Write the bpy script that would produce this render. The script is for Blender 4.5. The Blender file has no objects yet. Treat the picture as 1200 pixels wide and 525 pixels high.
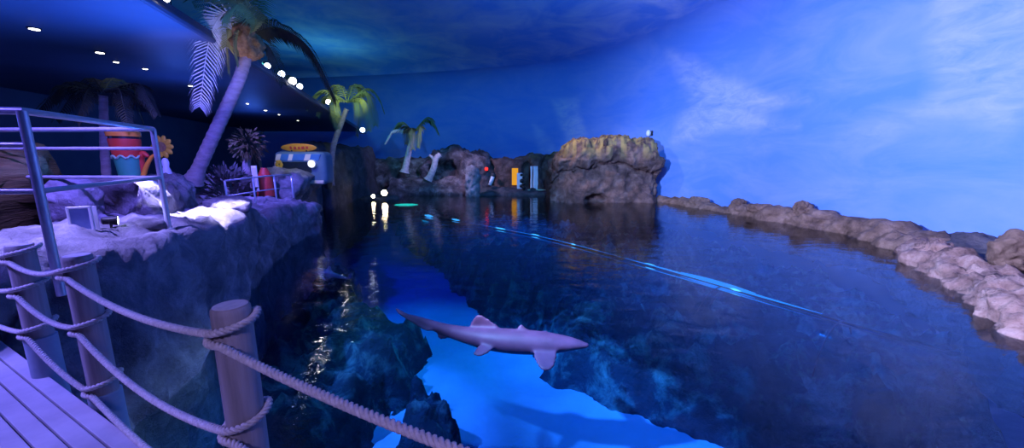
import bpy, bmesh, math, random
from mathutils import Vector, Matrix, noise
random.seed(7)
S = bpy.context.scene
C = S.collection
PI = math.pi
# ------------------------------------------------------------------ camera maths (metres, water level z = 0)
F = 440.0
PITCH = math.radians(10.0)
CP, SP = math.cos(PITCH), math.sin(PITCH)
EYE = Vector((0, 0, 2.8))
def ray(px, py):
    u = (262.5 - py) / F
    return Vector(((px - 600) / F, CP + u * SP, -SP + u * CP))
def at_y(px, py, Y):
    r = ray(px, py); return EYE + r * (Y / r.y)
def at_z(px, py, z):
    r = ray(px, py); return EYE + r * ((z - EYE.z) / r.z)

# ------------------------------------------------------------------ object helpers
def link(o, parent=None):
    C.objects.link(o)
    if parent is not None: o.parent = parent
    return o
def tag(o, label=None, cat=None, group=None, kind=None):
    if label: o['label'] = label
    if cat: o['category'] = cat
    if group: o['group'] = group
    if kind: o['kind'] = kind
    return o
def empty(name, loc, label=None, cat=None, group=None, rz=0):
    o = bpy.data.objects.new(name, None); o.location = loc; o.rotation_euler = (0, 0, rz)
    o.empty_display_size = .1
    link(o); return tag(o, label, cat, group)
def mesh(name, verts, faces, mat, parent=None, smooth=False, local=None):
    """verts in world space; if parent is an Empty at loc, verts are shifted to be local to it"""
    me = bpy.data.meshes.new(name)
    if parent is not None and local is None:
        top = parent
        off = Vector(parent.location)
        while top.parent is not None:
            top = top.parent; off += Vector(top.location)
        verts = [Vector(v) - off for v in verts]
    me.from_pydata([tuple(v) for v in verts], [], faces)
    if mat: me.materials.append(mat)
    if smooth:
        me.polygons.foreach_set('use_smooth', [True] * len(me.polygons))
    me.update()
    o = bpy.data.objects.new(name, me)
    return link(o, parent)
class MB:
    def __init__(s): s.v = []; s.f = []
    def add(s, v, f):
        n = len(s.v); s.v += [Vector(p) for p in v]; s.f += [tuple(i + n for i in q) for q in f]
    def box(s, c, size, rz=0, bevel=0.0, M=None):
        bm = bmesh.new(); bmesh.ops.create_cube(bm, size=1)
        for v in bm.verts: v.co = Vector((v.co.x * size[0], v.co.y * size[1], v.co.z * size[2]))
        if bevel > 0: bmesh.ops.bevel(bm, geom=bm.edges[:], offset=bevel, segments=2, affect='EDGES', profile=.5)
        R = M if M is not None else Matrix.Rotation(rz, 4, 'Z')
        s.bm(bm, Matrix.Translation(Vector(c)) @ R)
    def bm(s, bm, M=Matrix.Identity(4)):
        bm.verts.ensure_lookup_table(); bm.verts.index_update()
        s.add([M @ v.co for v in bm.verts], [[v.index for v in f.verts] for f in bm.faces]); bm.free()
    def tube(s, pts, r, n=10, caps=True):
        pts = [Vector(p) for p in pts]
        rs = r if isinstance(r, (list, tuple)) else [r] * len(pts)
        fr = frames(pts); V = []; Fc = []
        for p, (t, a, b), rr in zip(pts, fr, rs):
            for k in range(n):
                w = 2 * PI * k / n; V.append(p + (a * math.cos(w) + b * math.sin(w)) * rr)
        for i in range(len(pts) - 1):
            for k in range(n):
                k2 = (k + 1) % n
                Fc.append((i * n + k, i * n + k2, (i + 1) * n + k2, (i + 1) * n + k))
        if caps:
            Fc.append(tuple(reversed(range(n)))); Fc.append(tuple((len(pts) - 1) * n + k for k in range(n)))
        s.add(V, Fc)
    def lathe(s, c, prof, n=20, M=None):
        """prof: list of (r, z)"""
        V = []; Fc = []
        for r, z in prof:
            for k in range(n):
                w = 2 * PI * k / n; p = Vector((r * math.cos(w), r * math.sin(w), z))
                V.append((M @ p if M is not None else p) + Vector(c))
        m = len(prof)
        for i in range(m - 1):
            for k in range(n):
                k2 = (k + 1) % n; Fc.append((i * n + k, i * n + k2, (i + 1) * n + k2, (i + 1) * n + k))
        Fc.append(tuple(reversed(range(n)))); Fc.append(tuple((m - 1) * n + k for k in range(n)))
        s.add(V, Fc)
    def build(s, name, mat, parent=None, smooth=False):
        return mesh(name, s.v, s.f, mat, parent, smooth)
def frames(pts):
    out = []; n = len(pts); a = None
    for i in range(n):
        t = (pts[min(i + 1, n - 1)] - pts[max(i - 1, 0)])
        t = t.normalized() if t.length > 1e-9 else Vector((0, 0, 1))
        if a is None:
            a = t.orthogonal().normalized()
        else:
            a = (a - t * a.dot(t)); a = a.normalized() if a.length > 1e-6 else t.orthogonal().normalized()
        out.append((t, a, t.cross(a)))
    return out
def smooth_auto(o, deg=40):
    me = o.data
    me.polygons.foreach_set('use_smooth', [True] * len(me.polygons))
    bm = bmesh.new(); bm.from_mesh(me)
    for e in bm.edges:
        if len(e.link_faces) == 2 and e.calc_face_angle(0) > math.radians(deg): e.smooth = False
    bm.to_mesh(me); bm.free(); return o
def cat_rom(pts, per):
    pts = [Vector(p) for p in pts]; out = []
    for i in range(len(pts) - 1):
        p0 = pts[max(i - 1, 0)]; p1 = pts[i]; p2 = pts[i + 1]; p3 = pts[min(i + 2, len(pts) - 1)]
        for k in range(per):
            t = k / per
            out.append(.5 * ((2 * p1) + (p2 - p0) * t + (2 * p0 - 5 * p1 + 4 * p2 - p3) * t * t + (3 * p1 - p0 - 3 * p2 + p3) * t ** 3))
    out.append(pts[-1]); return out
def fbm(p, oct=5, gain=.5):
    s = 0; a = 1; q = Vector(p)
    for _ in range(oct):
        s += a * noise.noise(q); q = q * 2.03; a *= gain
    return s
def ridged(p, oct=4):
    s = 0; a = 1; q = Vector(p)
    for _ in range(oct):
        s += a * (1 - 2 * abs(noise.noise(q))); q = q * 2.1; a *= .5
    return s
def crag(p, f, seed):
    q = Vector(p) * f + Vector((seed * 13.1, seed * 7.7, seed * 3.3))
    return .55 * fbm(q, 5, .58) + .3 * (ridged(q * .9) - .6) * .6 + .16 * (ridged(q * 2.6 + Vector((9, 4, 1)), 3) - .5)
def normals(V, Fc):
    N = [Vector((0, 0, 0)) for _ in V]
    for f in Fc:
        a = V[f[0]]; n = (V[f[1]] - a).cross(V[f[2]] - a)
        for i in f: N[i] += n
    return [n.normalized() if n.length > 1e-12 else Vector((0, 0, 1)) for n in N]
def rock_loft(name, stations, mat, nu=10, nv=10, amp=.15, freq=1.2, seed=1, parent=None, dents=()):
    """stations: closed rings of K points, lofted, subdivided, capped and roughened into one solid rock"""
    K = len(stations[0])
    cols = [cat_rom([st[k] for st in stations], nu) for k in range(K)]
    m = len(cols[0]); V = []
    for i in range(m):
        for k in range(K):
            a, b = cols[k][i], cols[(k + 1) % K][i]
            for j in range(nv): V.append(a.lerp(b, j / nv))
    R = K * nv; Fc = []
    # round off the ring corners a little
    W = []
    for i in range(m):
        for j in range(R):
            acc = Vector((0, 0, 0)); 
            for d, w in ((-2, .15), (-1, .2), (0, .3), (1, .2), (2, .15)): acc += V[i * R + (j + d) % R] * w
            W.append(acc)
    V = W
    for i in range(m - 1):
        for j in range(R):
            j2 = (j + 1) % R; Fc.append((i * R + j, (i + 1) * R + j, (i + 1) * R + j2, i * R + j2))
    # caps: rings shrinking to the centre
    for end, rev in ((0, False), (m - 1, True)):
        base = [V[end * R + j] for j in range(R)]
        c = sum(base, Vector()) / R
        prev = [end * R + j for j in range(R)]
        for t in (.75, .5, .25):
            cur = []
            for p in base: V.append(c.lerp(p, t)); cur.append(len(V) - 1)
            for j in range(R):
                j2 = (j + 1) % R; q = (prev[j], prev[j2], cur[j2], cur[j]); Fc.append(q if not rev else tuple(reversed(q)))
            prev = cur
        V.append(c); ci = len(V) - 1
        for j in range(R):
            j2 = (j + 1) % R; q = (prev[j], prev[j2], ci); Fc.append(q if not rev else tuple(reversed(q)))
    cm = sum(V, Vector()) / len(V); vol = 0
    for f in Fc:
        a_ = V[f[0]] - cm
        for q in range(1, len(f) - 1): vol += a_.dot((V[f[q]] - cm).cross(V[f[q + 1]] - cm))
    if vol < 0: Fc = [tuple(reversed(f)) for f in Fc]
    N = normals(V, Fc)
    V = [p + n * amp * crag(p, freq, seed) * 1.6 for p, n in zip(V, N)]
    for dc, dr, dp in dents:
        W = []
        for p, n in zip(V, N):
            if n.y < .2:
                e = math.sqrt(((p.x - dc.x) / dr[0]) ** 2 + ((p.z - dc.z) / dr[1]) ** 2) + .25 * fbm(p * 2.2, 3)
                if e < 1.15: p = p + Vector((0, dp * min(1, (1.15 - e) / .3), 0))
            W.append(p)
        V = W
    return mesh(name, V, Fc, mat, parent, True)
def rock_blob(name, c, size, mat, seed=1, amp=.3, freq=1.3, sub=5, rz=0, squash=2.6, parent=None, M=None):
    """a boulder: rounded-box solid, roughened"""
    bm = bmesh.new(); bmesh.ops.create_icosphere(bm, subdivisions=sub, radius=1)
    R = Matrix.Rotation(rz, 3, 'Z'); V = []
    for v in bm.verts:
        d = v.co.normalized(); e = squash
        k = (abs(d.x) ** e + abs(d.y) ** e + abs(d.z) ** e) ** (-1 / e)
        p = d * k
        p = Vector((p.x * size[0] / 2, p.y * size[1] / 2, p.z * size[2] / 2))
        V.append(p)
    Fc = [[v.index for v in f.verts] for f in bm.faces]; bm.free()
    N = normals(V, Fc)
    V = [Vector(c) + R @ (p + n * amp * crag(p, freq, seed) * 1.6) for p, n in zip(V, N)]
    return mesh(name, V, Fc, mat, parent, True)

# ------------------------------------------------------------------ materials
def new_mat(name):
    m = bpy.data.materials.new(name); m.use_nodes = True
    nt = m.node_tree; nt.nodes.clear(); return m, nt
def nd(nt, t, **kw):
    n = nt.nodes.new(t)
    for k, v in kw.items():
        if k in n.inputs: n.inputs[k].default_value = v
        else: setattr(n, k, v)
    return n
def mat(name, c1, c2=None, rough=.6, metal=0, scale=6, bump=0, bscale=None, detail=6, spec=.4, stretch=(1, 1, 1), lo=.35, hi=.65, dist=.02):
    m, nt = new_mat(name); L = nt.links.new
    o = nd(nt, 'ShaderNodeOutputMaterial'); b = nd(nt, 'ShaderNodeBsdfPrincipled')
    b.inputs['Roughness'].default_value = rough; b.inputs['Metallic'].default_value = metal
    b.inputs['Specular IOR Level'].default_value = spec
    L(b.outputs[0], o.inputs[0])
    tc = nd(nt, 'ShaderNodeTexCoord'); mp = nd(nt, 'ShaderNodeMapping'); mp.inputs['Scale'].default_value = stretch
    L(tc.outputs['Object'], mp.inputs['Vector'])
    n1 = nd(nt, 'ShaderNodeTexNoise', Scale=scale, Detail=detail, Roughness=.6); L(mp.outputs[0], n1.inputs['Vector'])
    r = nd(nt, 'ShaderNodeValToRGB'); e = r.color_ramp.elements
    e[0].position = lo; e[0].color = (*c1, 1); e[1].position = hi; e[1].color = (*(c2 or [c * .75 for c in c1]), 1)
    L(n1.outputs['Fac'], r.inputs['Fac']); L(r.outputs['Color'], b.inputs['Base Color'])
    if bump > 0:
        n2 = nd(nt, 'ShaderNodeTexNoise', Scale=bscale or scale * 3, Detail=8, Roughness=.65); L(mp.outputs[0], n2.inputs['Vector'])
        bp = nd(nt, 'ShaderNodeBump', Strength=bump, Distance=dist); L(n2.outputs['Fac'], bp.inputs['Height']); L(bp.outputs[0], b.inputs['Normal'])
    return m
def rock_mat(name, dark, mid, light, scale=1.6, bump=.8, dist=.06, streak=None):
    m, nt = new_mat(name); L = nt.links.new
    o = nd(nt, 'ShaderNodeOutputMaterial'); b = nd(nt, 'ShaderNodeBsdfPrincipled', Roughness=.85); b.inputs['Specular IOR Level'].default_value = .2
    L(b.outputs[0], o.inputs[0]); tc = nd(nt, 'ShaderNodeTexCoord')
    n1 = nd(nt, 'ShaderNodeTexNoise', Scale=scale, Detail=9, Roughness=.68, Distortion=.4); L(tc.outputs['Object'], n1.inputs['Vector'])
    r = nd(nt, 'ShaderNodeValToRGB'); cr = r.color_ramp
    cr.elements[0].position = .3; cr.elements[0].color = (*dark, 1); cr.elements[1].position = .72; cr.elements[1].color = (*light, 1)
    k = cr.elements.new(.5); k.color = (*mid, 1)
    L(n1.outputs['Fac'], r.inputs['Fac']); col = r.outputs['Color']
    if streak:
        mp = nd(nt, 'ShaderNodeMapping'); mp.inputs['Scale'].default_value = (2.2, 2.2, .16); L(tc.outputs['Object'], mp.inputs['Vector'])
        n3 = nd(nt, 'ShaderNodeTexNoise', Scale=1.5, Detail=5); L(mp.outputs[0], n3.inputs['Vector'])
        sx = nd(nt, 'ShaderNodeSeparateXYZ'); L(tc.outputs['Object'], sx.inputs[0])
        mr = nd(nt, 'ShaderNodeMapRange'); mr.inputs['From Min'].default_value = streak[1]; mr.inputs['From Max'].default_value = streak[2]; L(sx.outputs['Z'], mr.inputs['Value'])
        r3 = nd(nt, 'ShaderNodeMapRange'); r3.inputs['From Min'].default_value = .42; r3.inputs['From Max'].default_value = .6; L(n3.outputs['Fac'], r3.inputs['Value'])
        mu = nd(nt, 'ShaderNodeMath', operation='MULTIPLY'); L(mr.outputs[0], mu.inputs[0]); L(r3.outputs[0], mu.inputs[1])
        mx = nd(nt, 'ShaderNodeMixRGB'); mx.inputs[2].default_value = (*streak[0], 1); L(mu.outputs[0], mx.inputs[0]); L(col, mx.inputs[1]); col = mx.outputs[0]
    L(col, b.inputs['Base Color'])
    n2 = nd(nt, 'ShaderNodeTexNoise', Scale=scale * 3.5, Detail=10, Roughness=.7); L(tc.outputs['Object'], n2.inputs['Vector'])
    bp = nd(nt, 'ShaderNodeBump', Strength=bump, Distance=dist); L(n2.outputs['Fac'], bp.inputs['Height']); L(bp.outputs[0], b.inputs['Normal'])
    return m
def emit(name, col, strength):
    m, nt = new_mat(name); o = nd(nt, 'ShaderNodeOutputMaterial'); e = nd(nt, 'ShaderNodeEmission', Strength=strength)
    e.inputs['Color'].default_value = (*col, 1); nt.links.new(e.outputs[0], o.inputs[0]); return m

M = {}
M['shore'] = rock_mat('shore_rock', (.08, .075, .08), (.20, .19, .20), (.42, .40, .40), 1.5, .9, .07)
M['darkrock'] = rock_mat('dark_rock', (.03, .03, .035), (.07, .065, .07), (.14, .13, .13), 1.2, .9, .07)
M['strata'] = mat('strata_rock', (.03, .022, .01), (.20, .14, .05), .9, scale=1.2, bump=.9, bscale=3, stretch=(.6, .6, 5), dist=.06, spec=.1)
M['far'] = rock_mat('far_rock', (.025, .02, .022), (.12, .09, .095), (.38, .31, .31), 1.3, 1, .15)
M['big'] = rock_mat('big_rock', (.04, .022, .02), (.14, .08, .07), (.30, .185, .16), 1.3, 1, .16, streak=((.42, .28, .10), 2.6, 3.6))
M['curb'] = rock_mat('curb_rock', (.06, .035, .028), (.19, .115, .09), (.34, .22, .18), 1.8, 1, .08)
M['pink'] = rock_mat('pink_rock', (.08, .04, .037), (.26, .15, .13), (.44, .29, .26), 2.6, 1, .06)
M['slate'] = rock_mat('slate_rock', (.04, .035, .04), (.10, .08, .085), (.20, .16, .16), 2.0, .9, .05)
M['reef'] = rock_mat('reef_rock', (.01, .02, .03), (.03, .06, .07), (.30, .52, .36), 1.1, 1, .2)
M['coral'] = rock_mat('pale_coral', (.16, .34, .26), (.28, .50, .36), (.45, .7, .5), 2.0, .8, .05)
M['sand'] = mat('sand', (.62, .66, .60), (.46, .52, .50), .9, scale=.7, bump=.4, bscale=3, dist=.08)
M['wood'] = mat('post_wood', (.38, .33, .31), (.22, .19, .18), .75, scale=3, bump=.5, bscale=8, stretch=(6, 6, .35), dist=.006)
M['sleeve'] = mat('post_sleeve', (.30, .36, .42), (.22, .28, .34), .5, scale=5, bump=.2, dist=.004)
M['plank'] = mat('deck_plank', (.50, .46, .47), (.34, .31, .33), .6, scale=2, bump=.4, bscale=8, dist=.005)
M['rope'] = mat('sisal_rope', (.66, .60, .55), (.45, .40, .36), .85, scale=60, bump=.6, bscale=160, dist=.003)
M['steel'] = mat('steel', (.62, .64, .68), (.52, .54, .58), .3, .45, scale=14, bump=.05, dist=.002)
M['thinsteel'] = mat('grey_steel', (.45, .46, .5), (.38, .4, .44), .4, .5)
M['soffit'] = mat('soffit_paint', (.09, .12, .17), (.075, .10, .15), .55, scale=.6, spec=.3)
M['fascia'] = mat('fascia_paint', (.06, .085, .12), (.045, .065, .10), .5, scale=1)
M['darkwall'] = mat('dark_wall', (.09, .13, .18), (.07, .10, .15), .8, scale=.5)
M['ground'] = mat('shore_ground', (.13, .12, .12), (.08, .075, .08), .9, scale=2, bump=.4)
M['trunk'] = mat('palm_trunk', (.34, .29, .30), (.22, .18, .19), .85, scale=5, bump=.8, bscale=12, stretch=(1, 1, 2.5), dist=.02)
M['paletrunk'] = mat('pale_trunk', (.62, .54, .52), (.42, .36, .35), .85, scale=5, bump=.8, bscale=12, dist=.02)
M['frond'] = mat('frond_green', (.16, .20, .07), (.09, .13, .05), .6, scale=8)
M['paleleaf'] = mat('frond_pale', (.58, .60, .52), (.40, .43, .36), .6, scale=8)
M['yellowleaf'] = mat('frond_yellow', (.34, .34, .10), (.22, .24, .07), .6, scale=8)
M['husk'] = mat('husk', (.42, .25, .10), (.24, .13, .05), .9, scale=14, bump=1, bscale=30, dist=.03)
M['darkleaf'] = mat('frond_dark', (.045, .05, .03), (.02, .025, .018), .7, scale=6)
M['black'] = mat('black_paint', (.015, .015, .018), None, .4)
M['white'] = mat('white_paint', (.8, .8, .8), (.72, .72, .74), .4)
M['red'] = mat('red_paint', (.60, .05, .03), (.48, .035, .025), .5, scale=2)
M['green'] = mat('green_paint', (.05, .36, .22), (.04, .27, .17), .5, scale=2)
M['yellow'] = mat('yellow_paint', (.75, .45, .04), (.6, .33, .03), .5, scale=2)
M['orange'] = mat('orange_paint', (.85, .30, .03), (.70, .22, .03), .5, scale=2)
M['vanblue'] = mat('van_blue', (.06, .20, .40), (.05, .16, .34), .4, scale=2)
M['vancream'] = mat('van_cream', (.72, .66, .48), (.62, .56, .42), .4, scale=2)
M['vanside'] = mat('van_teal', (.13, .22, .26), (.10, .18, .22), .4, scale=2)
M['glass'] = mat('dark_glass', (.02, .03, .04), None, .08, spec=.6)
M['shark'] = mat('shark_skin', (.21, .07, .13), (.13, .045, .085), .55, scale=2.5, bump=.1)
M['shark2'] = mat('shark_skin_grey', (.20, .22, .32), (.15, .17, .26), .55, scale=3)
M['lens'] = emit('lamp_lens', (1, .97, .9), 26)
M['lens_blue'] = emit('lamp_lens_cool', (.62, .75, 1), 9)
M['lens_warm'] = emit('lamp_lens_warm', (1, .80, .52), 60)
M['lens_down'] = emit('downlight_lens', (1, .95, .85), 10)
M['van_lamp'] = emit('van_headlamp', (.8, .88, 1), 1.6)
M['lens_red'] = emit('red_lamp', (1, .03, .03), 2.2)
M['doorglow'] = emit('lit_doorway', (1, .45, .04), .75)
M['teal_lens'] = emit('teal_pool_lamp', (.02, .8, .6), 1.6)
M['strip'] = emit('tunnel_blue_glint', (.04, .35, 1), 1.3)  # glow standing in for the blue glint over the tunnel
M['glint_pale'] = emit('tunnel_light_glint', (.3, .8, 1), 2.2)

# ------------------------------------------------------------------ room: painted sky dome
FOOT = [(11, -7), (14.2, -3), (15.6, 2), (15.2, 7), (13.9, 12), (12.9, 16.5), (11.7, 21.5), (9.9, 26), (6, 30.8), (0, 34.2), (-8, 36.6), (-16, 38.2), (-26, 39.5)]
foot = cat_rom([(x, y, 0) for x, y in FOOT], 22)
prof = [(0, -3.6), (0, -1), (0, 0)] + [(0, .35 * i) for i in range(1, 20)]
R_COVE = 3.2
zc = prof[-1][1]
prof += [(R_COVE * (1 - math.cos(a)), zc + R_COVE * math.sin(a)) for a in [PI / 2 * i / 14 for i in range(1, 15)]]
prof_wall = prof
CEIL = prof[-1][1]
def inward(i):
    t = foot[min(i + 1, len(foot) - 1)] - foot[max(i - 1, 0)]
    return Vector((-t.y, t.x, 0)).normalized()
def seg_dist(p, a, b):
    ab = b - a; t = max(0, min(1, (p - a).dot(ab) / ab.length_squared)); return (p - a - ab * t).length
def poly_sd(p, poly):
    inside = False; n = len(poly); d = 1e9
    for i in range(n):
        a, b = poly[i], poly[(i + 1) % n]; d = min(d, seg_dist(p, a, b))
        if (a.y > p.y) != (b.y > p.y) and p.x < (b.x - a.x) * (p.y - a.y) / (b.y - a.y) + a.x: inside = not inside
    return d if inside else -d
V2 = lambda l: [Vector(q) for q in l]
# painted clouds of the mural, as outlines
CLOUDS = [(V2([(782, 60), (812, 68), (850, 92), (900, 112), (948, 117), (905, 126), (880, 131), (912, 145), (935, 148), (850, 151), (815, 164), (790, 165), (795, 140), (812, 122), (800, 98)]), .6, 15),
          (V2([(1098, -10), (1200, -30), (1235, 110), (1180, 152), (1120, 136), (1075, 142), (1020, 162), (985, 163), (1030, 148), (1080, 128), (1095, 100), (1085, 50)]), .38, 30),
          (V2([(648, 118), (676, 118), (684, 150), (690, 175), (668, 175), (655, 140)]), .7, 8),
          (V2([(624, 144), (636, 152), (650, 170), (652, 185), (632, 180)]), .45, 6)]
def to_px(p):
    d = Vector(p) - EYE; fwd = d.y * CP - d.z * SP; up = d.y * SP + d.z * CP
    if fwd < .5: return None
    return Vector((600 + F * d.x / fwd, 262.5 - F * up / fwd))
V = []; cl = []
for i, f in enumerate(foot):
    n = inward(i)
    for o_, z in prof_wall:
        p = f + n * o_ + Vector((0, 0, z)); V.append(p)
        q = to_px(p); w = 0
        if q is not None:
            for poly, k, soft in CLOUDS:
                sd = poly_sd(q, poly)
                if sd > -soft: w = max(w, k * min(1, (sd + soft * .5) / soft))
        cl.append(max(0, w))
K = len(prof_wall); Fc = []
for i in range(len(foot) - 1):
    for k in range(K - 1): Fc.append((i * K + k, (i + 1) * K + k, (i + 1) * K + k + 1, i * K + k + 1))
def mural_mat(name='sky_mural', k=.26, sc=.8):
    m, nt = new_mat(name); L = nt.links.new
    o = nd(nt, 'ShaderNodeOutputMaterial'); b = nd(nt, 'ShaderNodeBsdfPrincipled', Roughness=.9); b.inputs['Specular IOR Level'].default_value = .1
    L(b.outputs[0], o.inputs[0]); tc = nd(nt, 'ShaderNodeTexCoord')
    at = nd(nt, 'ShaderNodeAttribute', attribute_name='cloud')
    mp = nd(nt, 'ShaderNodeMapping'); mp.inputs['Scale'].default_value = (.32, .32, .85); mp.inputs['Rotation'].default_value = (.25, .15, 0); L(tc.outputs['Object'], mp.inputs['Vector'])
    n = nd(nt, 'ShaderNodeTexNoise', Scale=sc, Detail=8, Roughness=.62, Distortion=.6); L(mp.outputs[0], n.inputs['Vector'])
    n2 = nd(nt, 'ShaderNodeTexNoise', Scale=2.4, Detail=8, Roughness=.7, Distortion=.8); L(mp.outputs[0], n2.inputs['Vector'])
    mr = nd(nt, 'ShaderNodeMapRange'); mr.inputs['From Min'].default_value = .4; mr.inputs['From Max'].default_value = .72; mr.inputs['To Max'].default_value = k; L(n.outputs['Fac'], mr.inputs['Value'])
    m2 = nd(nt, 'ShaderNodeMapRange'); m2.inputs['From Min'].default_value = .25; m2.inputs['From Max'].default_value = .65; L(n2.outputs['Fac'], m2.inputs['Value'])
    mu = nd(nt, 'ShaderNodeMath', operation='MULTIPLY'); L(at.outputs['Fac'], mu.inputs[0]); L(m2.outputs[0], mu.inputs[1])
    ad = nd(nt, 'ShaderNodeMath', operation='ADD', use_clamp=True); L(mr.outputs[0], ad.inputs[0]); L(mu.outputs[0], ad.inputs[1])
    mx = nd(nt, 'ShaderNodeMixRGB'); mx.inputs[1].default_value = (.11, .24, .66, 1); mx.inputs[2].default_value = (.52, .50, .68, 1)
    L(ad.outputs[0], mx.inputs[0]); L(mx.outputs[0], b.inputs['Base Color']); return m
M['mural'] = mural_mat(); M['ceiling'] = mural_mat('sky_ceiling', .75, 1.1)
w = mesh('wall_back', V, Fc, M['mural'], None, True); tag(w, 'curved wall painted as a blue sky with pale clouds', 'wall', kind='structure')
a = w.data.attributes.new('cloud', 'FLOAT', 'POINT'); a.data.foreach_set('value', cl)
# ceiling: one flat painted sheet closing the cove
rim = [f + inward(i) * R_COVE + Vector((0, 0, CEIL)) for i, f in enumerate(foot)]
V = []; Fc = []; NS = 14
for p in rim:
    q = Vector((-26, p.y if p.y < 36 else 36, CEIL)) if p.x > -25 else p + Vector((-.5, 0, 0))
    for k in range(NS + 1): V.append(p.lerp(q, k / NS) + Vector((0, 0, .5 * math.sin(PI * k / NS))))
for i in range(len(rim) - 1):
    for k in range(NS): Fc.append((i * (NS + 1) + k, (i + 1) * (NS + 1) + k, (i + 1) * (NS + 1) + k + 1, i * (NS + 1) + k + 1))
o = mesh('ceiling', V, Fc, M['ceiling'], None, True); tag(o, 'domed ceiling painted as a deep blue cloudy sky', 'ceiling', kind='structure')

# soffit over the left shore, dark wall behind it
def edge_x(y): return -6.0 - .28 * (y - 6.6)
mb = MB()
ys = [-8, 2, 12, 22, 32, 37.4]
for y0, y1 in zip(ys[:-1], ys[1:]):
    pass
pts = []
y0, y1 = -8, 37.2
e0, e1 = Vector((edge_x(y0), y0, 5.3)), Vector((edge_x(y1), y1, 5.3))
b0, b1 = Vector((edge_x(y0) - 11, y0, 5.3)), Vector((edge_x(y1) - 11, y1, 5.3))
up = Vector((0, 0, .22))
mb.add([e0, e1, b1, b0, e0 + up, e1 + up, b1 + up, b0 + up], [(0, 3, 2, 1), (4, 5, 6, 7), (0, 1, 5, 4), (1, 2, 6, 5), (2, 3, 7, 6), (3, 0, 4, 7)])
o = mb.build('ceiling_soffit', M['soffit']); tag(o, 'dark dropped soffit over the left shore', 'ceiling', kind='structure')
mb = MB(); d = (e1 - e0).normalized(); nrm = Vector((d.y, -d.x, 0))
mb.tube([e0 + nrm * .03 + Vector((0, 0, .05)), e1 + nrm * .03 + Vector((0, 0, .05))], .07, 8)
mb.add([e0 + nrm * .002, e1 + nrm * .002, e1 + nrm * .06, e0 + nrm * .06, e0 + nrm * .002 + up, e1 + nrm * .002 + up, e1 + nrm * .06 + up, e0 + nrm * .06 + up],
       [(0, 1, 2, 3), (4, 7, 6, 5), (3, 2, 6, 7), (0, 4, 5, 1), (0, 3, 7, 4), (1, 5, 6, 2)])
o = mb.build('trim_1', M['fascia']); tag(o, 'grey blue fascia along the soffit edge', 'trim', kind='structure')
mb = MB(); b0z, b1z = b0 + Vector((.8, 0, 0)), b1 + Vector((.8, 0, 0))
mb.add([Vector((q.x, q.y, z)) for q in (b0z, b1z, b1z + Vector((-.3, 0, 0)), b0z + Vector((-.3, 0, 0))) for z in (-.5, 5.3)],
       [(0, 2, 3, 1), (2, 4, 5, 3), (4, 6, 7, 5), (6, 0, 1, 7)])
o = mb.build('wall_left', M['darkwall']); tag(o, 'dark wall behind the left shore', 'wall', kind='structure')
mb = MB(); mb.box((-8, -7.6, 4.5), (46, .3, 13)); o = mb.build('wall_near', M['darkwall']); tag(o, 'dark wall behind the viewing deck', 'wall', kind='structure')

# ------------------------------------------------------------------ pool
V = []; Fc = []; nx, ny = 90, 110
for j in range(ny + 1):
    for i in range(nx + 1):
        x = -20 + 38 * i / nx; y = -6 + 46 * j / ny
        V.append((x, y, -3.0 + .16 * fbm((x * .35, y * .35, 0), 4)))
for j in range(ny):
    for i in range(nx): q = j * (nx + 1) + i; Fc.append((q, q + 1, q + nx + 2, q + nx + 1))
o = mesh('floor', V, Fc, M['sand'], None, True); tag(o, 'pale sand bed of the pool', 'floor', kind='structure')

def water_mat():
    m, nt = new_mat('pool_water'); L = nt.links.new
    o = nd(nt, 'ShaderNodeOutputMaterial'); tr = nd(nt, 'ShaderNodeBsdfTransparent'); tr.inputs['Color'].default_value = (.82, .93, 1, 1)
    gl = nd(nt, 'ShaderNodeBsdfGlossy', Roughness=.015); gl.inputs['Color'].default_value = (1, 1, 1, 1)
    fr = nd(nt, 'ShaderNodeFresnel', IOR=1.33); mx = nd(nt, 'ShaderNodeMixShader')
    tc = nd(nt, 'ShaderNodeTexCoord'); mp = nd(nt, 'ShaderNodeMapping'); mp.inputs['Scale'].default_value = (.8, 1.5, 1); mp.inputs['Rotation'].default_value = (0, 0, .5); L(tc.outputs['Object'], mp.inputs['Vector'])
    n = nd(nt, 'ShaderNodeTexNoise', Scale=1.6, Detail=4, Roughness=.5, Distortion=.5); L(mp.outputs[0], n.inputs['Vector'])
    bp = nd(nt, 'ShaderNodeBump', Strength=.36, Distance=.06); L(n.outputs['Fac'], bp.inputs['Height'])
    L(bp.outputs[0], gl.inputs['Normal']); L(bp.outputs[0], fr.inputs['Normal'])
    L(fr.outputs[0], mx.inputs[0]); L(tr.outputs[0], mx.inputs[1]); L(gl.outputs[0], mx.inputs[2]); L(mx.outputs[0], o.inputs['Surface'])
    va = nd(nt, 'ShaderNodeVolumeAbsorption', Density=.42); va.inputs['Color'].default_value = (.0, .63, .95, 1); L(va.outputs[0], o.inputs['Volume'])
    return m
M['water'] = water_mat()
mb = MB()
ring = [Vector((f.x, f.y, 0)) - inward(i) * .1 for i, f in enumerate(foot) if i % 4 == 0] + [Vector((-26, -7, 0)), Vector((0, -7, 0))]
ring.reverse(); n = len(ring)
Vw = ring + [p + Vector((0, 0, -3.9)) for p in ring]
mb.add(Vw, [tuple(reversed(range(n))), tuple(range(n, 2 * n))] + [(i, (i + 1) % n, n + (i + 1) % n, n + i) for i in range(n)])
o = mb.build('pool_water', M['water']); tag(o, 'deep blue clear water filling the pool', 'water', kind='stuff')
bm = bmesh.new(); bm.from_mesh(o.data); bmesh.ops.recalc_face_normals(bm, faces=bm.faces[:]); bm.to_mesh(o.data); bm.free()

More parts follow.
